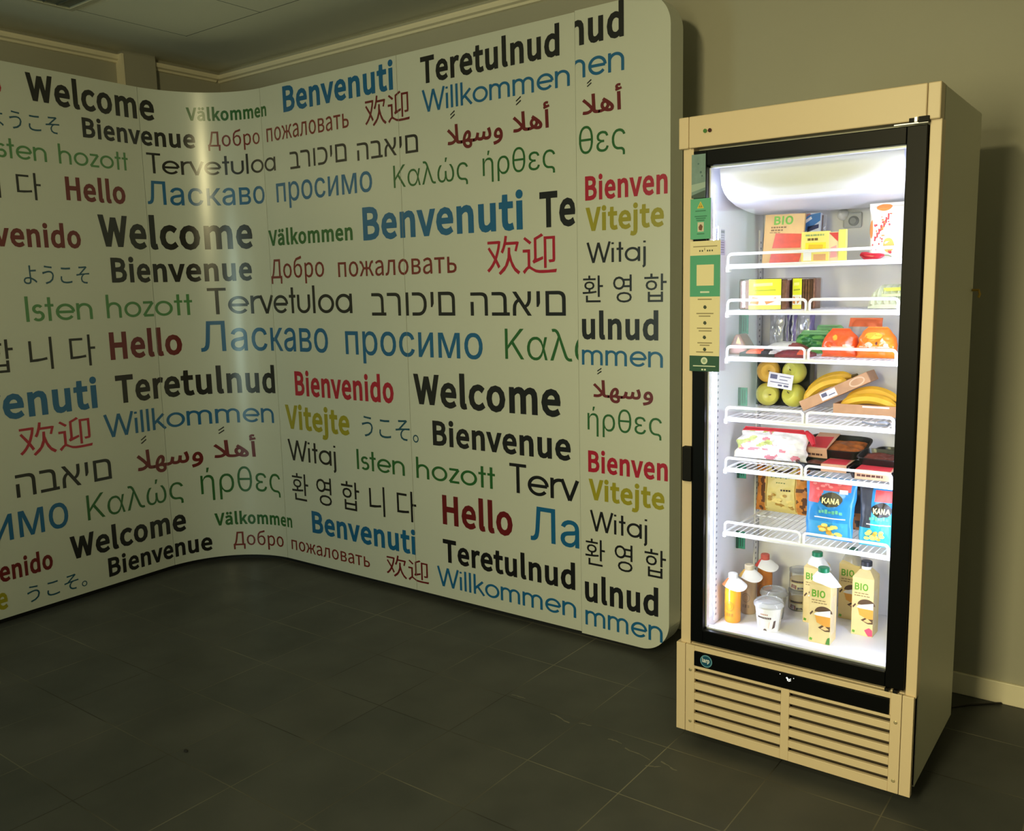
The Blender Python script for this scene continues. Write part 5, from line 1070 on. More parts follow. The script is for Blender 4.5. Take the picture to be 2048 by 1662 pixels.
for x, y, w_, h_, th, lab, sd, cc in ((.438, .205, .112, .086, .080, 'plump orange-red bag, left of the two orange bags on the third shelf', 1, (240, 92, 36)), (.546, .195, .118, .092, .085, 'plump bright orange bag at the right end of the third shelf', 2, (246, 122, 30))):
    t = thing('orange_bag', lab, 'bag', (x, y, S3), (0, 0, .03 * sd), 'orange bags on the third shelf')
    b = Bag(w_, h_, th, sd * 3, .006, pw=.42, dome=.55); body = mat('orange_film_%s' % ('red' if sd == 1 else 'bright'), cc, .25, var=.10, vscale=40)
    mb = b.mesh(None, 30, 30)
    if sd == 2:
        b.blob(mb, .45, .74, .26, .10, 1, seed=4); b.blob(mb, .35, .46, .12, .08, 2, seed=2); b.blob(mb, .78, .44, .05, .06, 2, seed=8); b.blob(mb, .56, .50, .03, .05, 3, seed=5)
    else:
        b.blob(mb, .42, .70, .06, .10, 1, seed=14); b.blob(mb, .75, .42, .10, .06, 2, seed=12)
    b.patch(mb, .08, .92, .36, .40, 2, n=8)
    mb.build('bag', [body, mat('amber_bag_print', (250, 170, 50), .35), mat('peach_bag_print', (250, 200, 170), .35), mat('dark_bag_print', (90, 30, 20), .4)], t, smooth='auto')
t = thing('carrot_bag', 'loose orange-topped bag poking up at the back right of the third shelf', 'bag', (.470, .345, S3), (-.08, 0, 0), None)
b = Bag(.100, .112, .030, 21, .007, taper=-.3); b.mesh(lambda u, v: 1 if v > .76 else 0, 24, 24).build('bag', [mat('smoky_film', (176, 168, 168), .3), mat('orange_bag_seal', (226, 106, 60), .4)], t, smooth='auto')
t = thing('roll_pack', 'brown wedge-shaped pack at the left end of the third shelf', 'food pack', (.122, .215, S3))
mb = MB(); mb.prism([(-.034, 0), (.040, 0), (.032, .022), (.004, .066), (-.010, .064), (-.030, .020)], lambda a, b, d: (a, d, b), -.035, .035, 0)
mb.face([(-.006, -.0358, .036), (.012, -.0358, .034), (.002, -.0358, .058)], 1); mb.face([(-.024, -.0358, .006), (.028, -.0358, .006), (.020, -.0358, .026), (-.020, -.0358, .022)], 2)
mb.build('pack', [mat('brown_wrapper', (112, 62, 44), .4, var=.25, vscale=50), mat('gold_wrapper_print', (206, 160, 90), .4), mat('pinkish_wrapper', (150, 96, 80), .4)], t, bevel=.005)
t = thing('meat_pack', 'flat white-topped pack lying behind the guard rail on the third shelf', 'food pack', (.170, .250, S3), (.03, -.03, -.04))
mb = MB(); mb.grid(lambda u, v: (.150 * u, .09 * v, .012 + .022 * math.sin(math.pi * min(1, max(0, u))) ** .5 * math.sin(math.pi * min(1, max(.0, v))) ** .5 + noisy((u, v, 0), .004, 6, 3)), 26, 14, lambda u, v: 1 if u > .6 + .2 * v else 0); mb.box(0, .150, 0, .09, 0, .012, 0)
mb.build('pack', [mat('milky_film', (222, 224, 220), .3, var=.1, vscale=60), mat('cured_meat_red', (150, 72, 70), .4, var=.3, vscale=60)], t, smooth='auto')
for x, y, w_, lab, r_, sd in ((.150, .125, .112, 'flat dark pack with an orange-red label at the front left of the third shelf', .02, 1), (.262, .130, .100, 'flat dark red pack in front of the green bags, third shelf', -.03, 2)):
    t = thing('flat_pack', lab, 'food pack', (x, y, S3), (0, 0, r_), 'flat packs at the front of the third shelf')
    mb = MB(); mb.grid(lambda u, v: (w_ * u, .085 * v, .008 + .014 * math.sin(math.pi * u) ** .4 * math.sin(math.pi * v) ** .4 + noisy((u, v, 0), .003, 7, sd)), 26, 14, lambda u, v: (1 if .18 < u < .62 else 2 if u > .85 else 0) if sd == 1 else (1 if u > .7 and v < .4 else 0)); mb.box(0, w_, 0, .085, 0, .009, 0)
    mb.build('pack', [mat('black_film', (34, 30, 36), .3) if sd == 1 else mat('dark_cherry_film', (118, 34, 44), .3, var=.3, vscale=60), mat('vermilion_label', (226, 96, 60), .4), mat('white_corner_print', (228, 226, 226), .4)], t, smooth='auto')

# --- fourth shelf: apples and bananas
t = thing('apple_tray', 'black tray holding four yellow-green apples upright on the fourth shelf', 'tray', (.188, .438, S4), (-.06, 0, 0))
mb = MB(); mb.box(-.092, .092, .010, .016, 0, .160); mb.box(-.092, -.088, -.030, .012, 0, .160); mb.box(.088, .092, -.030, .012, 0, .160); mb.box(-.092, .092, -.030, .012, 0, .004); mb.box(-.092, .092, -.030, .012, .156, .160)
mb.build('tray', dark_tray, t, bevel=.002)
mb = MB(); ca, sa = math.cos(-.12), math.sin(-.12)
def lp(a, b, d=0): return (.012 + a * ca - b * sa, -.0860 - d, .088 - a * .12 + b * ca)
mb.face([lp(-.042, -.025), (lp(.042, -.025)), lp(.042, .025), lp(-.042, .025)], 0)
mb.face([lp(-.042, -.025, -.0008), lp(-.042, .025, -.0008), lp(.042, .025, -.0008), lp(.042, -.025, -.0008)], 0)
mb.face([lp(-.036, .004, .0004), lp(-.012, .004, .0004), lp(-.012, .019, .0004), lp(-.036, .019, .0004)], 1)
for k, (a0, a1) in enumerate(((-.004, .034), (-.004, .024), (-.034, .030))): mb.face([lp(a0, .014 - k * .011, .0004), lp(a1, .014 - k * .011, .0004), lp(a1, .0165 - k * .011, .0004), lp(a0, .0165 - k * .011, .0004)], 1)
for a0, a1 in ((-.006, .008), (.014, .030)): mb.face([lp(a0, -.018, .0004), lp(a1, -.018, .0004), lp(a1, -.012, .0004), lp(a0, -.012, .0004)], 1)
mb.build('price_label', [label_white, label_ink], t)
def apple(lab, x, z, c, nm, spin, tilt):
    a = thing('apple', lab, 'apple', (x, .400, z), (math.radians(78) + tilt, 0, spin), 'apples in the black tray')
    m = bpy.data.materials.get(nm) or mat(nm, c, .28, var=.16, vscale=14)
    prof = []
    for k in range(25):
        th = -math.pi / 2 + math.pi * k / 24
        r = .0396 * (math.cos(th) ** .82 if math.cos(th) > 0 else 0) * (1 + .04 * math.sin(th)); zz = .037 * math.sin(th)
        if k > 20: zz -= .0075 * (k - 20) / 4 * 1.3
        if k < 3: zz += .004 * (3 - k) / 3
        prof.append((max(r, .0006), zz))
    mb = MB(); mb.lathe(prof, (0, 0, 0), 32); mb.build('fruit', m, a, smooth='auto')
    mb = MB(); mb.tube([(0, 0, .024), (.001, .001, .034), (.004, .002, .040)], [.0016, .0013, .0018], 7); mb.build('stem', mat('apple_stem', (74, 54, 30), .7), a)
apple('orange-blushed apple, upper left in the black tray', .144, S4 + .1205, (226, 176, 66), 'amber_apple_skin', .3, .15)
apple('yellow-green apple, upper right in the black tray', .233, S4 + .1205, (206, 204, 84), 'yellow_apple_skin', -.2, -.05)
apple('yellow-green apple, lower left in the black tray', .142, S4 + .0415, (212, 206, 92), 'pale_apple_skin', .5, .2)
apple('yellow-green apple, lower right in the black tray', .233, S4 + .0415, (208, 202, 78), 'yellow_apple_skin', -.4, -.15)
pulp = mat('brown_card_tray', (198, 154, 116), .75, var=.08, vscale=40)
def banana_tray(lab, loc, rot, ln):
    t = thing('banana_tray', lab, 'tray', loc, rot, 'banana trays on the fourth shelf')
    mb = MB(); h_ = .034
    mb.box(0, ln, 0, .003, 0, h_); mb.box(0, ln, .087, .090, 0, h_); mb.box(0, .003, .003, .087, 0, h_); mb.box(ln - .003, ln, .003, .087, 0, h_); mb.box(.003, ln - .003, .003, .087, 0, .003)
    mb.build('tray', pulp, t, bevel=.002)
    return t
t1 = banana_tray('brown card banana tray tilted up on one end, fourth shelf', (.288, .330, S4 + .0005), (0, -.47, 0), .235)
t2 = banana_tray('brown card banana tray lying flat at the right of the fourth shelf', (.388, .315, S4), (0, 0, 0), .215)
mb = MB(); mb.box(.072, .125, -.0008, 0, .004, .030, 0); mb.box(.076, .094, -.0012, -.0008, .014, .026, 1); mb.box(.098, .120, -.0012, -.0008, .012, .015, 1); mb.build('price_label', [label_white, label_ink], t1)
mb = MB(); mb.prism([(.196 + .026 * math.cos(q), .017 + .014 * math.sin(q)) for q in [2 * math.pi * k / 20 for k in range(20)]], lambda a, b, d: (a, d, b), -.0008, 0, 0)
mb.prism([(.196 + .021 * math.cos(q), .017 + .010 * math.sin(q)) for q in [2 * math.pi * k / 20 for k in range(20)]], lambda a, b, d: (a, d, b), -.0012, -.0008, 1); mb.build('printed_oval', [mat('pale_oval_print', (226, 196, 166), .7), pulp], t1)
mb = MB(); mb.box(.090, .170, -.0008, 0, .026, .031); mb.build('price_label', label_white, t2)
ban_y = mat('banana_yellow', (232, 182, 48), .4, var=.10, vscale=22); ban_t = mat('banana_tip', (96, 74, 34), .7)
def banana(lab, M_, ln, y, z, bend, grp, x0=.012):
    a = thing('banana', lab, 'banana', (0, 0, 0), group=grp); a.matrix_world = M_ @ Matrix.Translation((x0, y, z))
    n = 14; pts = []; rr = []
    for k in range(n + 1):
        f = k / n; pts.append((ln * f, .004 * math.sin(f * 3), bend * math.sin(math.pi * f) ** .9)); e = min(f, 1 - f)
        rr.append(.0165 * min(1, .32 + (e / .16) ** .7 * .68))
    mb = MB(); mb.tube(pts, rr, 7); mb.build('fruit', ban_y, a, smooth='auto')
    mb = MB(); mb.tube([(ln - .002, .0, .001), (ln + .010, .001, -.001), (ln + .018, .001, -.002)], [.0055, .0045, .005], 7); mb.build('stem', ban_t, a)
    mb = MB(); mb.tube([(-.004, 0, 0), (.002, 0, 0)], [.002, .0055], 7); mb.build('tip', ban_t, a)
M1 = Matrix.Translation((.288, .330, S4 + .0005)) @ Matrix.Rotation(-.47, 4, 'Y'); M2 = Matrix.Translation((.388, .315, S4))
g1, g2 = 'bananas in the tilted tray', 'bananas in the flat tray'
banana('front banana in the tilted card tray', M1, .150, .024, .032, .022, g1)
banana('rear banana in the tilted card tray', M1, .160, .060, .040, .026, g1)
banana('lower front banana in the flat card tray', M2, .165, .024, .030, .022, g2, .020)
banana('upper rear banana in the flat card tray', M2, .160, .056, .042, .030, g2, .026)
t = thing('shelf_clip_loop', 'grey plastic loop hooked at the right front of the fourth shelf', 'clip', (.545, .112, S4 + .002))
mb = MB(); mb.tube([(-.012, .0, .010), (.012, .004, .004), (.040, .004, .002), (.058, .002, .004), (.064, 0, .010), (.056, -.002, .014), (.030, -.002, .013)], .0028, 8); mb.build('loop', mat('grey_plastic_loop', (110, 114, 122), .4), t, smooth='auto')

# --- fifth shelf
t = thing('wrap_bag', 'crumpled clear bag with red band and green filling on the fifth shelf', 'bag', (.220, .225, S5 + .013), (-.35, 0, .04))
b = Bag(.245, .105, .070, 31, .012, pw=.5, dome=.22)
mb = b.mesh(lambda u, v: 1 if v > .84 else (2 if (noise.noise(Vector((u * 6, v * 5, 3))) > .12 and u < .55 and v > .25) else (3 if noise.noise(Vector((u * 7 + 4, v * 6, 8))) > .28 else 0)), 44, 34)
b.patch(mb, .56, .86, .30, .62, 4, n=8)
mb.build('bag', [mat('milky_crinkled_film', (232, 230, 226), .3, var=.12, vscale=60), mat('red_bag_band', (196, 32, 48), .35), mat('lettuce_filling', (186, 196, 120), .45, var=.2, vscale=60), mat('pink_bag_print', (214, 130, 140), .4), label_white], t, smooth='auto')
mb = MB(); mb.tube([(.10, .012, .098), (.122, .0, .080), (.136, -.012, .056)], [.010, .012, .006], 8); mb.build('bag_corner', MATS['red_bag_band'], t, smooth='auto')
def meat_tray(lab, x, y, z, w_, d_, h_, rz, sleeve, food, tilt=0):
    t = thing('meat_tray', lab, 'tray', (x, y, z), (tilt, 0, rz), 'black meat trays on the fifth shelf')
    def ring(s, z_, n=40):
        out = []
        for k in range(n):
            a = 2 * math.pi * k / n; c, s_ = math.cos(a), math.sin(a)
            out.append((w_ * .5 * s * math.copysign(abs(c) ** .35, c), d_ * .5 * s * math.copysign(abs(s_) ** .45, s_), z_))
        return out
    mb = MB(); R = [ring(.84, 0), ring(.97, h_), ring(1.0, h_), ring(1.0, h_ + .003), ring(.94, h_ + .003), ring(.86, h_ * .45)]
    for q in range(len(R) - 1):
        for k in range(40): mb.face([R[q][k], R[q][(k+1) % 40], R[q+1][(k+1) % 40], R[q+1][k]])
    mb.face(R[0][::-1]); mb.face(R[-1])
    mb.build('tray', dark_tray, t, smooth='auto')
    mb = MB(); mb.grid(lambda u, v: (w_ * .80 * (u - .5), d_ * .80 * (v - .5), h_ * .5 + h_ * .42 * (math.sin(math.pi * u) * math.sin(math.pi * v)) ** .35 + noisy((u, v, 0), .006, 7, x * 50)), 24, 16)
    mb.build('meat', mat(food[0], food[1], .35, var=.35, vscale=60), t, smooth='auto')
    if sleeve:
        a, b_ = sleeve; mb = MB(); zt = h_ + .0045
        X0, X1 = w_ * (a - .5), w_ * (b_ - .5)
        mb.box(X0, X1, -d_ * .5 - .001, d_ * .5 + .001, zt, zt + .0008, 0); mb.box(X0, X1, -d_ * .5 - .002, -d_ * .5 - .001, 0.002, zt, 0)
        mb.face([(X0, -d_ * .5 + .008, zt + .0012), (X1 - .004, -d_ * .5 + .008, zt + .0012), (X1 - .010, d_ * .28, zt + .0012), (X0, d_ * .22, zt + .0012)], 1)
        rows(mb, X0 + .006, X1 - .004, .010, 1, .01, -d_ * .5 - .0025, 2, 5, .007)
        mb.build('sleeve', [mat('tan_card_sleeve', (214, 170, 136), .6), mat('red_sleeve_print', (206, 52, 60), .5), mat('dark_sleeve_print', (80, 44, 34), .6)], t)
    return t
braised = ('braised_meat', (150, 84, 34)); dark_meat = ('dark_meat', (96, 44, 36))
meat_tray('black tray of orange-brown meat in a red and tan sleeve, on top of another tray', .404, .330, S5 + .040, .200, .125, .028, -.05, (.10, .44), braised, .26)
meat_tray('black meat tray with a tan sleeve underneath the orange-brown one', .402, .245, S5, .190, .125, .020, .04, (.46, .86), dark_meat)
meat_tray('black meat tray with pinkish sleeve at the right front of the fifth shelf', .552, .185, S5, .135, .110, .024, .03, (.20, .95), dark_meat)
meat_tray('black meat tray stacked on the right behind the pinkish one', .560, .250, S5 + .034, .135, .110, .022, -.03, None, dark_meat, .12)
meat_tray('black meat tray at the back right of the fifth shelf', .568, .385, S5, .130, .120, .046, 0, None, dark_meat)

# --- lowest shelf
t = thing('pasta_bag', 'golden pasta bag with pale yellow front at the back of the lowest shelf', 'bag', (.193, .420, S6), (-.03, 0, 0))
b = Bag(.188, .178, .055, 41, .004, pw=.5)
mb = b.mesh(lambda u, v: (1 if noise.noise(Vector((u * 9, v * 9, 5))) > -.1 else 3) if (u < .21 or u > .80) else 0, 44, 40)
b.patch(mb, .22, .24, .04, .96, 2, n=12); b.patch(mb, .77, .79, .04, .96, 2, n=12)
for k in range(26):
    r = random.Random(k + 50); b.blob(mb, .28 + .44 * r.random(), .10 + .28 * r.random(), .045, .03, 4 if r.random() < .6 else 2, seed=k, n=9, lift=.0010 + .0001 * k)
b.blob(mb, .50, .90, .21, .10, 5, wob=.05, lift=.003); b.blob(mb, .50, .91, .17, .065, 6, wob=.05, lift=.0036)
for q in range(8): b.patch(mb, .30 + q * .048, .335 + q * .048, .695 + .012 * (q % 2), .745 + .008 * (q % 3), 7, n=2, lift=.003)
for q in range(4): b.patch(mb, .42 + q * .05, .45 + q * .05, .60, .615, 7, n=2, lift=.003)
for q in range(4): b.patch(mb, .52 + q * .05, .555 + q * .05, .455, .49, 5, n=2, lift=.004)
mb.build('bag', [mat('pale_gold_front', (224, 204, 120), .35), mat('amber_pasta', (204, 128, 44), .4, var=.2, vscale=60), mat('gold_trim', (176, 134, 44), .35), mat('dark_gap', (96, 56, 24), .5), mat('pale_pasta', (236, 212, 120), .4), mat('dark_bag_seal_print', (56, 40, 22), .5), mat('cream_oval', (236, 224, 180), .5), mat('moss_green_print', (84, 116, 50), .5)], t, smooth='auto')
def blue_bag(lab, x, y, w_, h_, rz, sd, txt, fold):
    t = thing('gnocchi_bag', lab, 'bag', (x, y, S6 + .001), (-.10, 0, rz), 'blue pasta bags on the lowest shelf')
    b = Bag(w_, h_, .055, sd, .004, taper=.10, pw=.5)
    def mf(u, v):
        if fold and u < .36 and v > .34: return 7
        if .06 < u < .92 and .60 < v < .97 and (v > .80 or u < .40 - .5 * (.80 - v)): return 1
        if v < .30: return 2 if (u > .1 and u < .9) else 0
        return 0
    mb = b.mesh(mf if not fold else (lambda u, v: 7 if (u < .34 and v > .30) else (1 if (.40 < u and .72 < v < .92) else (8 if v < .55 else 0))), 44, 44)
    for k in range(14):
        r = random.Random(k + sd); 
        if not fold: b.blob(mb, .12 + .7 * r.random(), .80 + .13 * r.random(), .05, .02, 3 if k % 2 else 1, seed=k, n=8, lift=.001 + .0001 * k)
    lo, hi = (.36, .76) if not fold else (.38, .86)
    b.blob(mb, (lo + hi) / 2, .66 if not fold else .60, (hi - lo) * .56, .115, 4, wob=.12, n=20, lift=.003)
    b.text(mb, 'B', txt, lo + .02, hi - .02, .60 if not fold else .545, .085, 5, lift=.0048)
    if not fold: b.patch(mb, .70, .86, .765, .83, 6, n=2, lift=.004)
    for q in range(7): b.patch(mb, .30 + q * .075, .36 + q * .075, .43 + .01 * (q % 2), .475 + .012 * (q % 3), 9, n=2, lift=.003)
    b.patch(mb, .22, .86, .355, .372, 6, n=10, lift=.003)
    for k in range(18):
        r = random.Random(k * 3 + sd); cu = (.30 if not fold else .22) + .46 * r.random(); cv = .10 + .15 * r.random()
        b.blob(mb, cu, cv, .065, .030, 10 if k % 3 else 11, seed=k, n=10, lift=.003 + .0004 * k)
    mb.build('bag', [mat('blue_pasta_film', (44, 138, 206), .3), mat('coral_pasta_print', (224, 84, 84), .4, var=.12, vscale=50), mat('cyan_pasta_film', (70, 166, 222), .3), mat('pink_pasta_print', (236, 140, 132), .4), mat('black_badge_print', (28, 24, 22), .4), mat('pale_gold_lettering', (240, 226, 160), .4), white_pl, mat('charcoal_bag_fold', (62, 64, 72), .35), mat('bright_cyan_film', (60, 184, 220), .3), mat('sea_green_print', (108, 190, 150), .4), mat('gnocchi_yellow', (240, 214, 110), .4), mat('gnocchi_shade', (222, 170, 60), .45)], t, smooth='auto')
blue_bag('blue bag with black badge and coral print, in front on the lowest shelf', .428, .175, .160, .192, .0, 3, 'KANA', False)
blue_bag('blue and charcoal bag at the right end of the lowest shelf', .572, .175, .118, .188, .04, 8, 'KANA', True)
t = thing('dark_bag', 'dark brown bag squeezed between the two blue bags, lowest shelf', 'bag', (.470, .330, S6), (-.04, 0, 0))
b = Bag(.080, .150, .040, 15, .004); b.mesh(lambda u, v: 1 if v < .4 and noise.noise(Vector((u * 6, v * 9, 2))) > -.1 else (2 if u < .3 and v > .4 else 0), 22, 26).build('bag', [mat('charcoal_brown_film', (52, 46, 46), .35), mat('chestnut_print', (150, 92, 44), .4), mat('tan_edge_print', (170, 120, 60), .4)], t, smooth='auto')

# --- bottom of the cabinet
def carton(lab, x, y, rz, cap_c, cap_n, collar, fruit, clear=False):
    t = thing('milk_carton', lab, 'carton', (x, y, FL), (0, 0, rz), 'drink cartons in the bottom of the refrigerator')
    w_, h_ = .066, .190; hw = w_ / 2
    mb = MB(); mb.box(-hw, hw, -hw, hw, 0, h_, 0)
    y0 = -hw - .0006
    def pf(pts, mi, d=0): mb.face([(a, y0 - d, b_) for a, b_ in pts], mi)
    for q in word('B', 'BIO', -.025, .016, .150, .022): pf(q, 1)
    rows(mb, -.025, .022, .138, 2, .008, y0, 2, 3, .0022)
    c0 = (.012, .080)
    pf([(c0[0] + .027 * math.cos(a), c0[1] + .022 + .020 * math.sin(a)) for a in [math.pi * k / 12 for k in range(13)]], 3)
    pf([(c0[0] - .030, .093), (c0[0] - .022, .100), (c0[0] + .021, .112), (.033, .112), (.033, .090), (c0[0] - .012, .088)], 4, .0003)
    pf([(c0[0] - .026 + .0, .090), (.033, .090), (.033, .060), (.016, .058), (-.008, .068)], 5, .0004)
    pf([(-.004, .052), (.018, .042), (.033, .044), (.033, .064), (.010, .062)], 3, .0002); pf([(.004, .050), (.018, .046), (.030, .050), (.016, .060)], 6, .0005)
    pf([(-.034 + .004, .094), (-.022, .104), (-.019, .100), (-.028, .088)], 3, .0005)
    pf([(-.030, .008), (-.022, .006), (-.020, .014), (-.028, .016)], 1)
    if fruit == 'pink': pf([(.008, .020), (.022, .030), (.032, .024), (.033, .004), (.020, .002), (.014, .010)], 7, .0004)
    else: pf([(.020, .002), (.033, .002), (.033, .026), (.026, .022)], 8, .0004)
    for k in range(5): mb.face([(hw + .0006, -.024 + .008 * k, .03), (hw + .0006, -.021 + .008 * k, .03), (hw + .0006, -.021 + .008 * k, .15), (hw + .0006, -.024 + .008 * k, .15)], 9)
    z0 = h_
    top = [(-hw, -hw), (hw, -hw), (hw, hw), (-hw, hw)]; it = [(-.016, -.016), (.016, -.016), (.016, .016), (-.016, .016)]
    for k in range(4):
        a, b_ = top[k], top[(k+1) % 4]; c, d = it[(k+1) % 4], it[k]
        mb.face([(a[0], a[1], z0), (b_[0], b_[1], z0), (c[0], c[1], z0 + .022), (d[0], d[1], z0 + .022)], 0)
    mb.face([(p[0], p[1], z0 + .022) for p in it], 0)
    mb.build('carton', [mat('cream_kraft_carton', (226, 204, 146), .5, var=.05, vscale=30), bio_green, brown_ink, mat('dark_brown_bowl_print', (86, 62, 40), .5), mat('white_milk_print', (236, 238, 240), .5), mat('golden_bowl_print', (222, 158, 62), .5), mat('almond_print', (230, 190, 130), .5), mat('raspberry_print', (226, 76, 110), .5), mat('green_corner_print', (70, 130, 50), .5), mat('pale_side_print', (238, 228, 200), .5)], t, bevel=.0015)
    mb = MB(); mb.lathe([(.014, 0), (.0145, .012), (.017, .0125), (.017, .026), (.015, .028)], (0, 0, h_ + .020), 22, mis=[0, 0, 1, 1]); mb.build('cap', [white_pl, mat(cap_n, cap_c, .35)], t, smooth='auto')
    if collar:
        cs, rr = collar; mb = MB()
        def cone(u, v):
            a = 2 * math.pi * u; r = .016 + (rr - .016) * v + .004 * math.sin(a * 5 + x * 90) * v
            return (r * math.cos(a) + (rr * .25 * v), r * math.sin(a) * .9 - .012 * v, h_ + .034 - .030 * v ** 1.3 - .010 * v * math.cos(a - .3))
        mb.grid(cone, 40, 8); mb.build('neck_tag', cs, t, smooth='auto')
    return t
paper_w = mat('white_neck_paper', (246, 246, 246), .6); paper_c = clear_mat('clear_neck_foil', (.9, .9, .9), .12, .15, haze=.35)
G_ = (20, 116, 78); DK = (40, 42, 52)
carton('cream drink carton with green cap and white neck paper, nearest the glass', .420, .165, .02, G_, 'green_cap', (paper_w, .042), 'leaf')
carton('cream drink carton with green cap standing behind the nearest one, on its left', .352, .315, 0, G_, 'green_cap', (paper_w, .036), 'leaf')
carton('cream drink carton with dark cap and raspberry print, right of the nearest one', .512, .300, .0, DK, 'dark_cap', None, 'pink')
carton('cream drink carton with clear foil at its neck, farthest back on the right', .436, .415, .03, G_, 'green_cap', (paper_c, .036), 'leaf')
def bottle(lab, x, y, c, nm, h_, r_, collar, cap):
    t = thing('juice_bottle', lab, 'bottle', (x, y, FL), group='bottles in the bottom left of the refrigerator')
    k = h_ / .16
    mb = MB(); mb.lathe([(r_ * .90, 0), (r_, .004), (r_, .098 * k), (r_ * .9, .112 * k), (r_ * .55, .130 * k), (r_ * .50, .138 * k)], (0, 0, 0), 28); mb.build('bottle', mat(nm, c, .22, coat=.3), t, smooth='auto')
    mb = MB()
    for rad in (.55, .30):
        for q in range(20):
            a0, a1 = 2 * math.pi * q / 20, 2 * math.pi * (q + 1) / 20
            def pp(a, f): 
                xx = r_ * rad * f * math.cos(a); return (xx, -math.sqrt(max(0, r_ * r_ - xx * xx)) - .0006, .055 * k + r_ * rad * 1.15 * f * math.sin(a))
            mb.face([pp(a0, 1), pp(a1, 1), pp(a1, .82), pp(a0, .82)])
    for q in range(3):
        x0 = -.012 + q * .009; mb.face([(x0, -math.sqrt(r_**2 - x0**2) - .0006, .022 * k), (x0 + .006, -math.sqrt(r_**2 - (x0+.006)**2) - .0006, .022 * k), (x0 + .006, -math.sqrt(r_**2 - (x0+.006)**2) - .0006, .032 * k), (x0, -math.sqrt(r_**2 - x0**2) - .0006, .032 * k)])
    mb.build('print', mat(nm + '_print', tuple(int(v * .78) for v in c), .4), t)
    mb = MB(); mb.lathe([(r_ * .58, 0), (r_ * .58, .018 * k), (r_ * .5, .020 * k)], (0, 0, .138 * k), 22); mb.build('cap', cap, t, smooth='auto')
    mb = MB(); mb.grid(lambda u, v: ((r_ * .6 + r_ * .95 * v) * math.cos(2 * math.pi * u) + .008 * v, (r_ * .6 + r_ * .85 * v) * math.sin(2 * math.pi * u) - .006 * v, .142 * k - .026 * v ** 1.2 + .006 * v * math.sin(4 * math.pi * u)), 36, 6, lambda u, v: 1 if .55 < u < .68 else 0)
    mb.build('neck_tag', [paper_w, collar], t, smooth='auto')
bottle('yellow-orange juice bottle with white neck paper, nearest the left wall', .124, .165, (244, 164, 40), 'orange_juice', .168, .0265, mat('rust_tag_print', (196, 112, 60), .6), white_pl)
bottle('beige smoothie bottle with orange-spotted neck paper, behind the orange one', .138, .268, (196, 166, 130), 'beige_smoothie', .172, .0260, mat('ochre_tag_print', (206, 160, 70), .6), mat('ivory_cap', (226, 214, 190), .4))
bottle('amber juice bottle with red and teal neck paper, farthest back on the left', .158, .362, (204, 124, 44), 'amber_juice', .188, .0260, mat('red_tag_print', (214, 70, 54), .6), mat('teal_red_cap', (190, 84, 70), .5))
def cup(lab, x, y, z, r_, h_, seed, body, grp):
    t = thing('dessert_cup', lab, 'cup', (x, y, z), group=grp)
    mb = MB(); mb.lathe([(r_ * .74, 0), (r_ * .76, .003), (r_ * .95, h_ * .96), (r_, h_ * .97), (r_, h_)], (0, 0, 0), 32); mb.build('cup', body, t, smooth='auto')
    mb = MB(); mb.lathe([(r_ * 1.05, 0), (r_ * 1.06, .006), (r_ * .98, .014), (r_ * .90, .018), (r_ * .86, .015), (r_ * .3, .016)], (0, 0, h_ - .002), 32); mb.build('lid', hazy, t, smooth='auto')
    mb = MB()
    def on_cup(a, f):                      # a in radians from the front, f height fraction
        rr = r_ * (.76 + .20 * f) + .0007; return (rr * math.sin(a), -rr * math.cos(a), h_ * f)
    for k in range(9): mb.face([on_cup(-.62 + k * .13, .55), on_cup(-.52 + k * .13, .55), on_cup(-.52 + k * .13, .63), on_cup(-.62 + k * .13, .63)], 0)
    for k in range(5): mb.face([on_cup(-.30 + k * .12, .70), on_cup(-.22 + k * .12, .70), on_cup(-.22 + k * .12, .76), on_cup(-.30 + k * .12, .76)], 1)
    mb.face([on_cup(-.55, .20), on_cup(.35, .16), on_cup(.42, .44), on_cup(-.5, .47)], 2)
    mb.face([on_cup(.62, .14), on_cup(.86, .20), on_cup(.92, .50), on_cup(.74, .48)], 0); mb.face([on_cup(-.15, .06), on_cup(.2, .05), on_cup(.12, .13), on_cup(-.05, .14)], 0)
    mb.build('print', [mat('cocoa_print', (92, 72, 62), .5), mat('copper_print', (190, 140, 112), .5), mat('peach_print', (236, 206, 186), .5)], t)
gc = 'dessert cups in the bottom of the refrigerator'
cup('white dessert cup with cocoa print and clear lid, nearest the glass', .248, .165, FL, .046, .082, 1, white_pl, gc)
cup('clear dessert cup with white rim, standing behind the nearest white cup', .224, .272, FL, .043, .082, 2, hazy, gc)
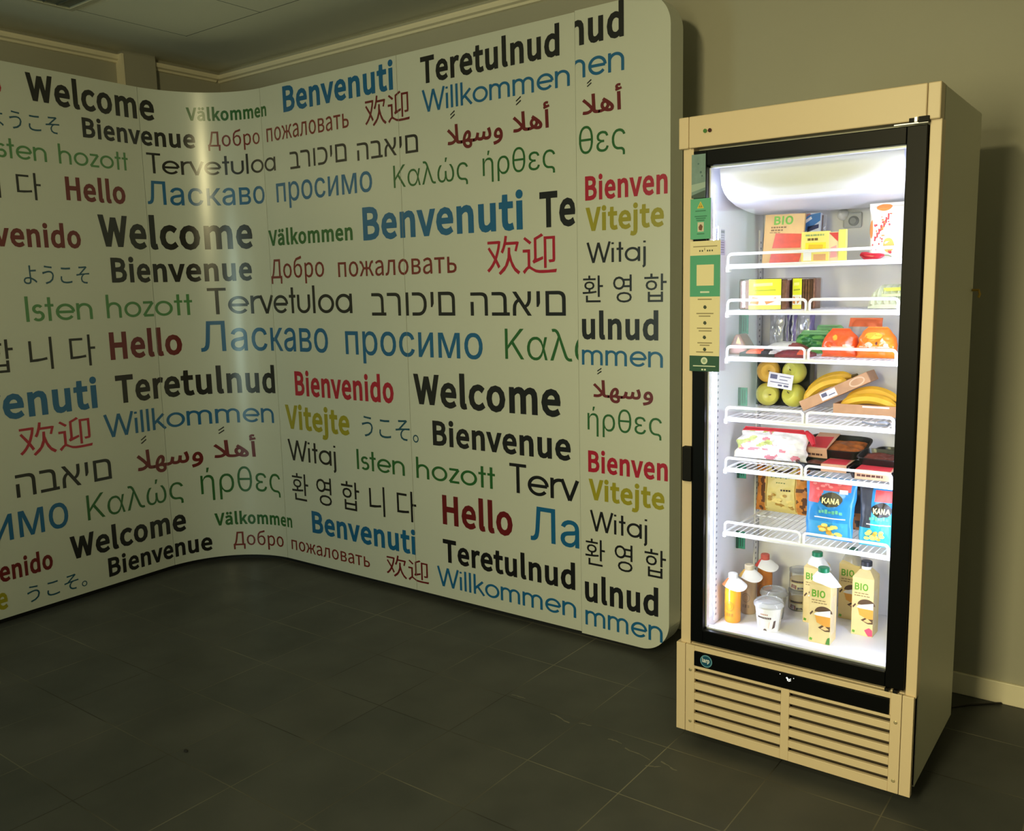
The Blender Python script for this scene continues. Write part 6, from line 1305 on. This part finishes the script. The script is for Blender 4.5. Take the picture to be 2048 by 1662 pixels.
def jar(lab, x, y, z):
    t = thing('pudding_jar', lab, 'jar', (x, y, z), group='clear jars in the bottom of the refrigerator'); r_, h_ = .035, .062
    mb = MB(); mb.lathe([(r_ * .88, 0), (r_, .004), (r_, h_ - .010), (r_ * .96, h_)], (0, 0, 0), 28); mb.build('jar', hazy, t, smooth='auto')
    mb = MB(); mb.lathe([(r_ * .84, 0), (r_ * .94, .003), (r_ * .94, .024), (r_ * .94, .0242), (r_ * .94, .034)], (0, 0, .002), 26, mis=[0, 0, 1, 1]); mb.build('filling', [mat('vanilla_filling', (226, 214, 160), .5), mat('custard_filling', (206, 170, 70), .5)], t, smooth='auto')
    mb = MB(); mb.lathe([(r_ * 1.03, 0), (r_ * 1.03, .008), (r_ * .9, .010)], (0, 0, h_), 28); mb.build('lid', hazy, t, smooth='auto')
    mb = MB()
    def oj(a, zz): return ((r_ + .0007) * math.sin(a), -(r_ + .0007) * math.cos(a), zz)
    for k in range(8): mb.face([oj(-.55 + k * .15, .030), oj(-.43 + k * .15, .030), oj(-.43 + k * .15, .036), oj(-.55 + k * .15, .036)], 0)
    mb.face([oj(-.6, .010), oj(-.05, .006), oj(.0, .020), oj(-.5, .022)], 1); mb.face([oj(.1, .006), oj(.7, .008), oj(.6, .014), oj(.1, .014)], 0)
    mb.build('print', [mat('dark_jar_print', (60, 48, 62), .5), mat('plum_jar_print', (130, 70, 66), .5)], t)
jar('clear pudding jar at the bottom of a stack of two beside the cartons', .268, .395, FL)
jar('clear pudding jar on top of the stack of two beside the cartons', .270, .395, FL + .0725)

# ------------------------------------------------------------------ floor odds and ends
t = thing('power_cord', 'black power cord lying on the floor from the refrigerator to the wall', 'cord', (.62, .62, .004))
mb = MB(); mb.tube([(0, 0, .0), (.06, .09, 0), (.125, .165, 0), (.165, .200, 0), (.195, .225, 0), (.222, .238, .002)], .004, 8); mb.build('cord', mat('black_cord', (22, 20, 18), .5), t, smooth='auto')
o = MB(); o.lathe([(.004, 0), (.010, .002), (.008, .005), (.003, .007)], (-1.303, -.991, 0), 9, squash=.6)
tag(o.build('debris_speck', mat('black_debris', (20, 19, 17), .7)), 'small black speck of debris on the dark floor tiles', 'debris')
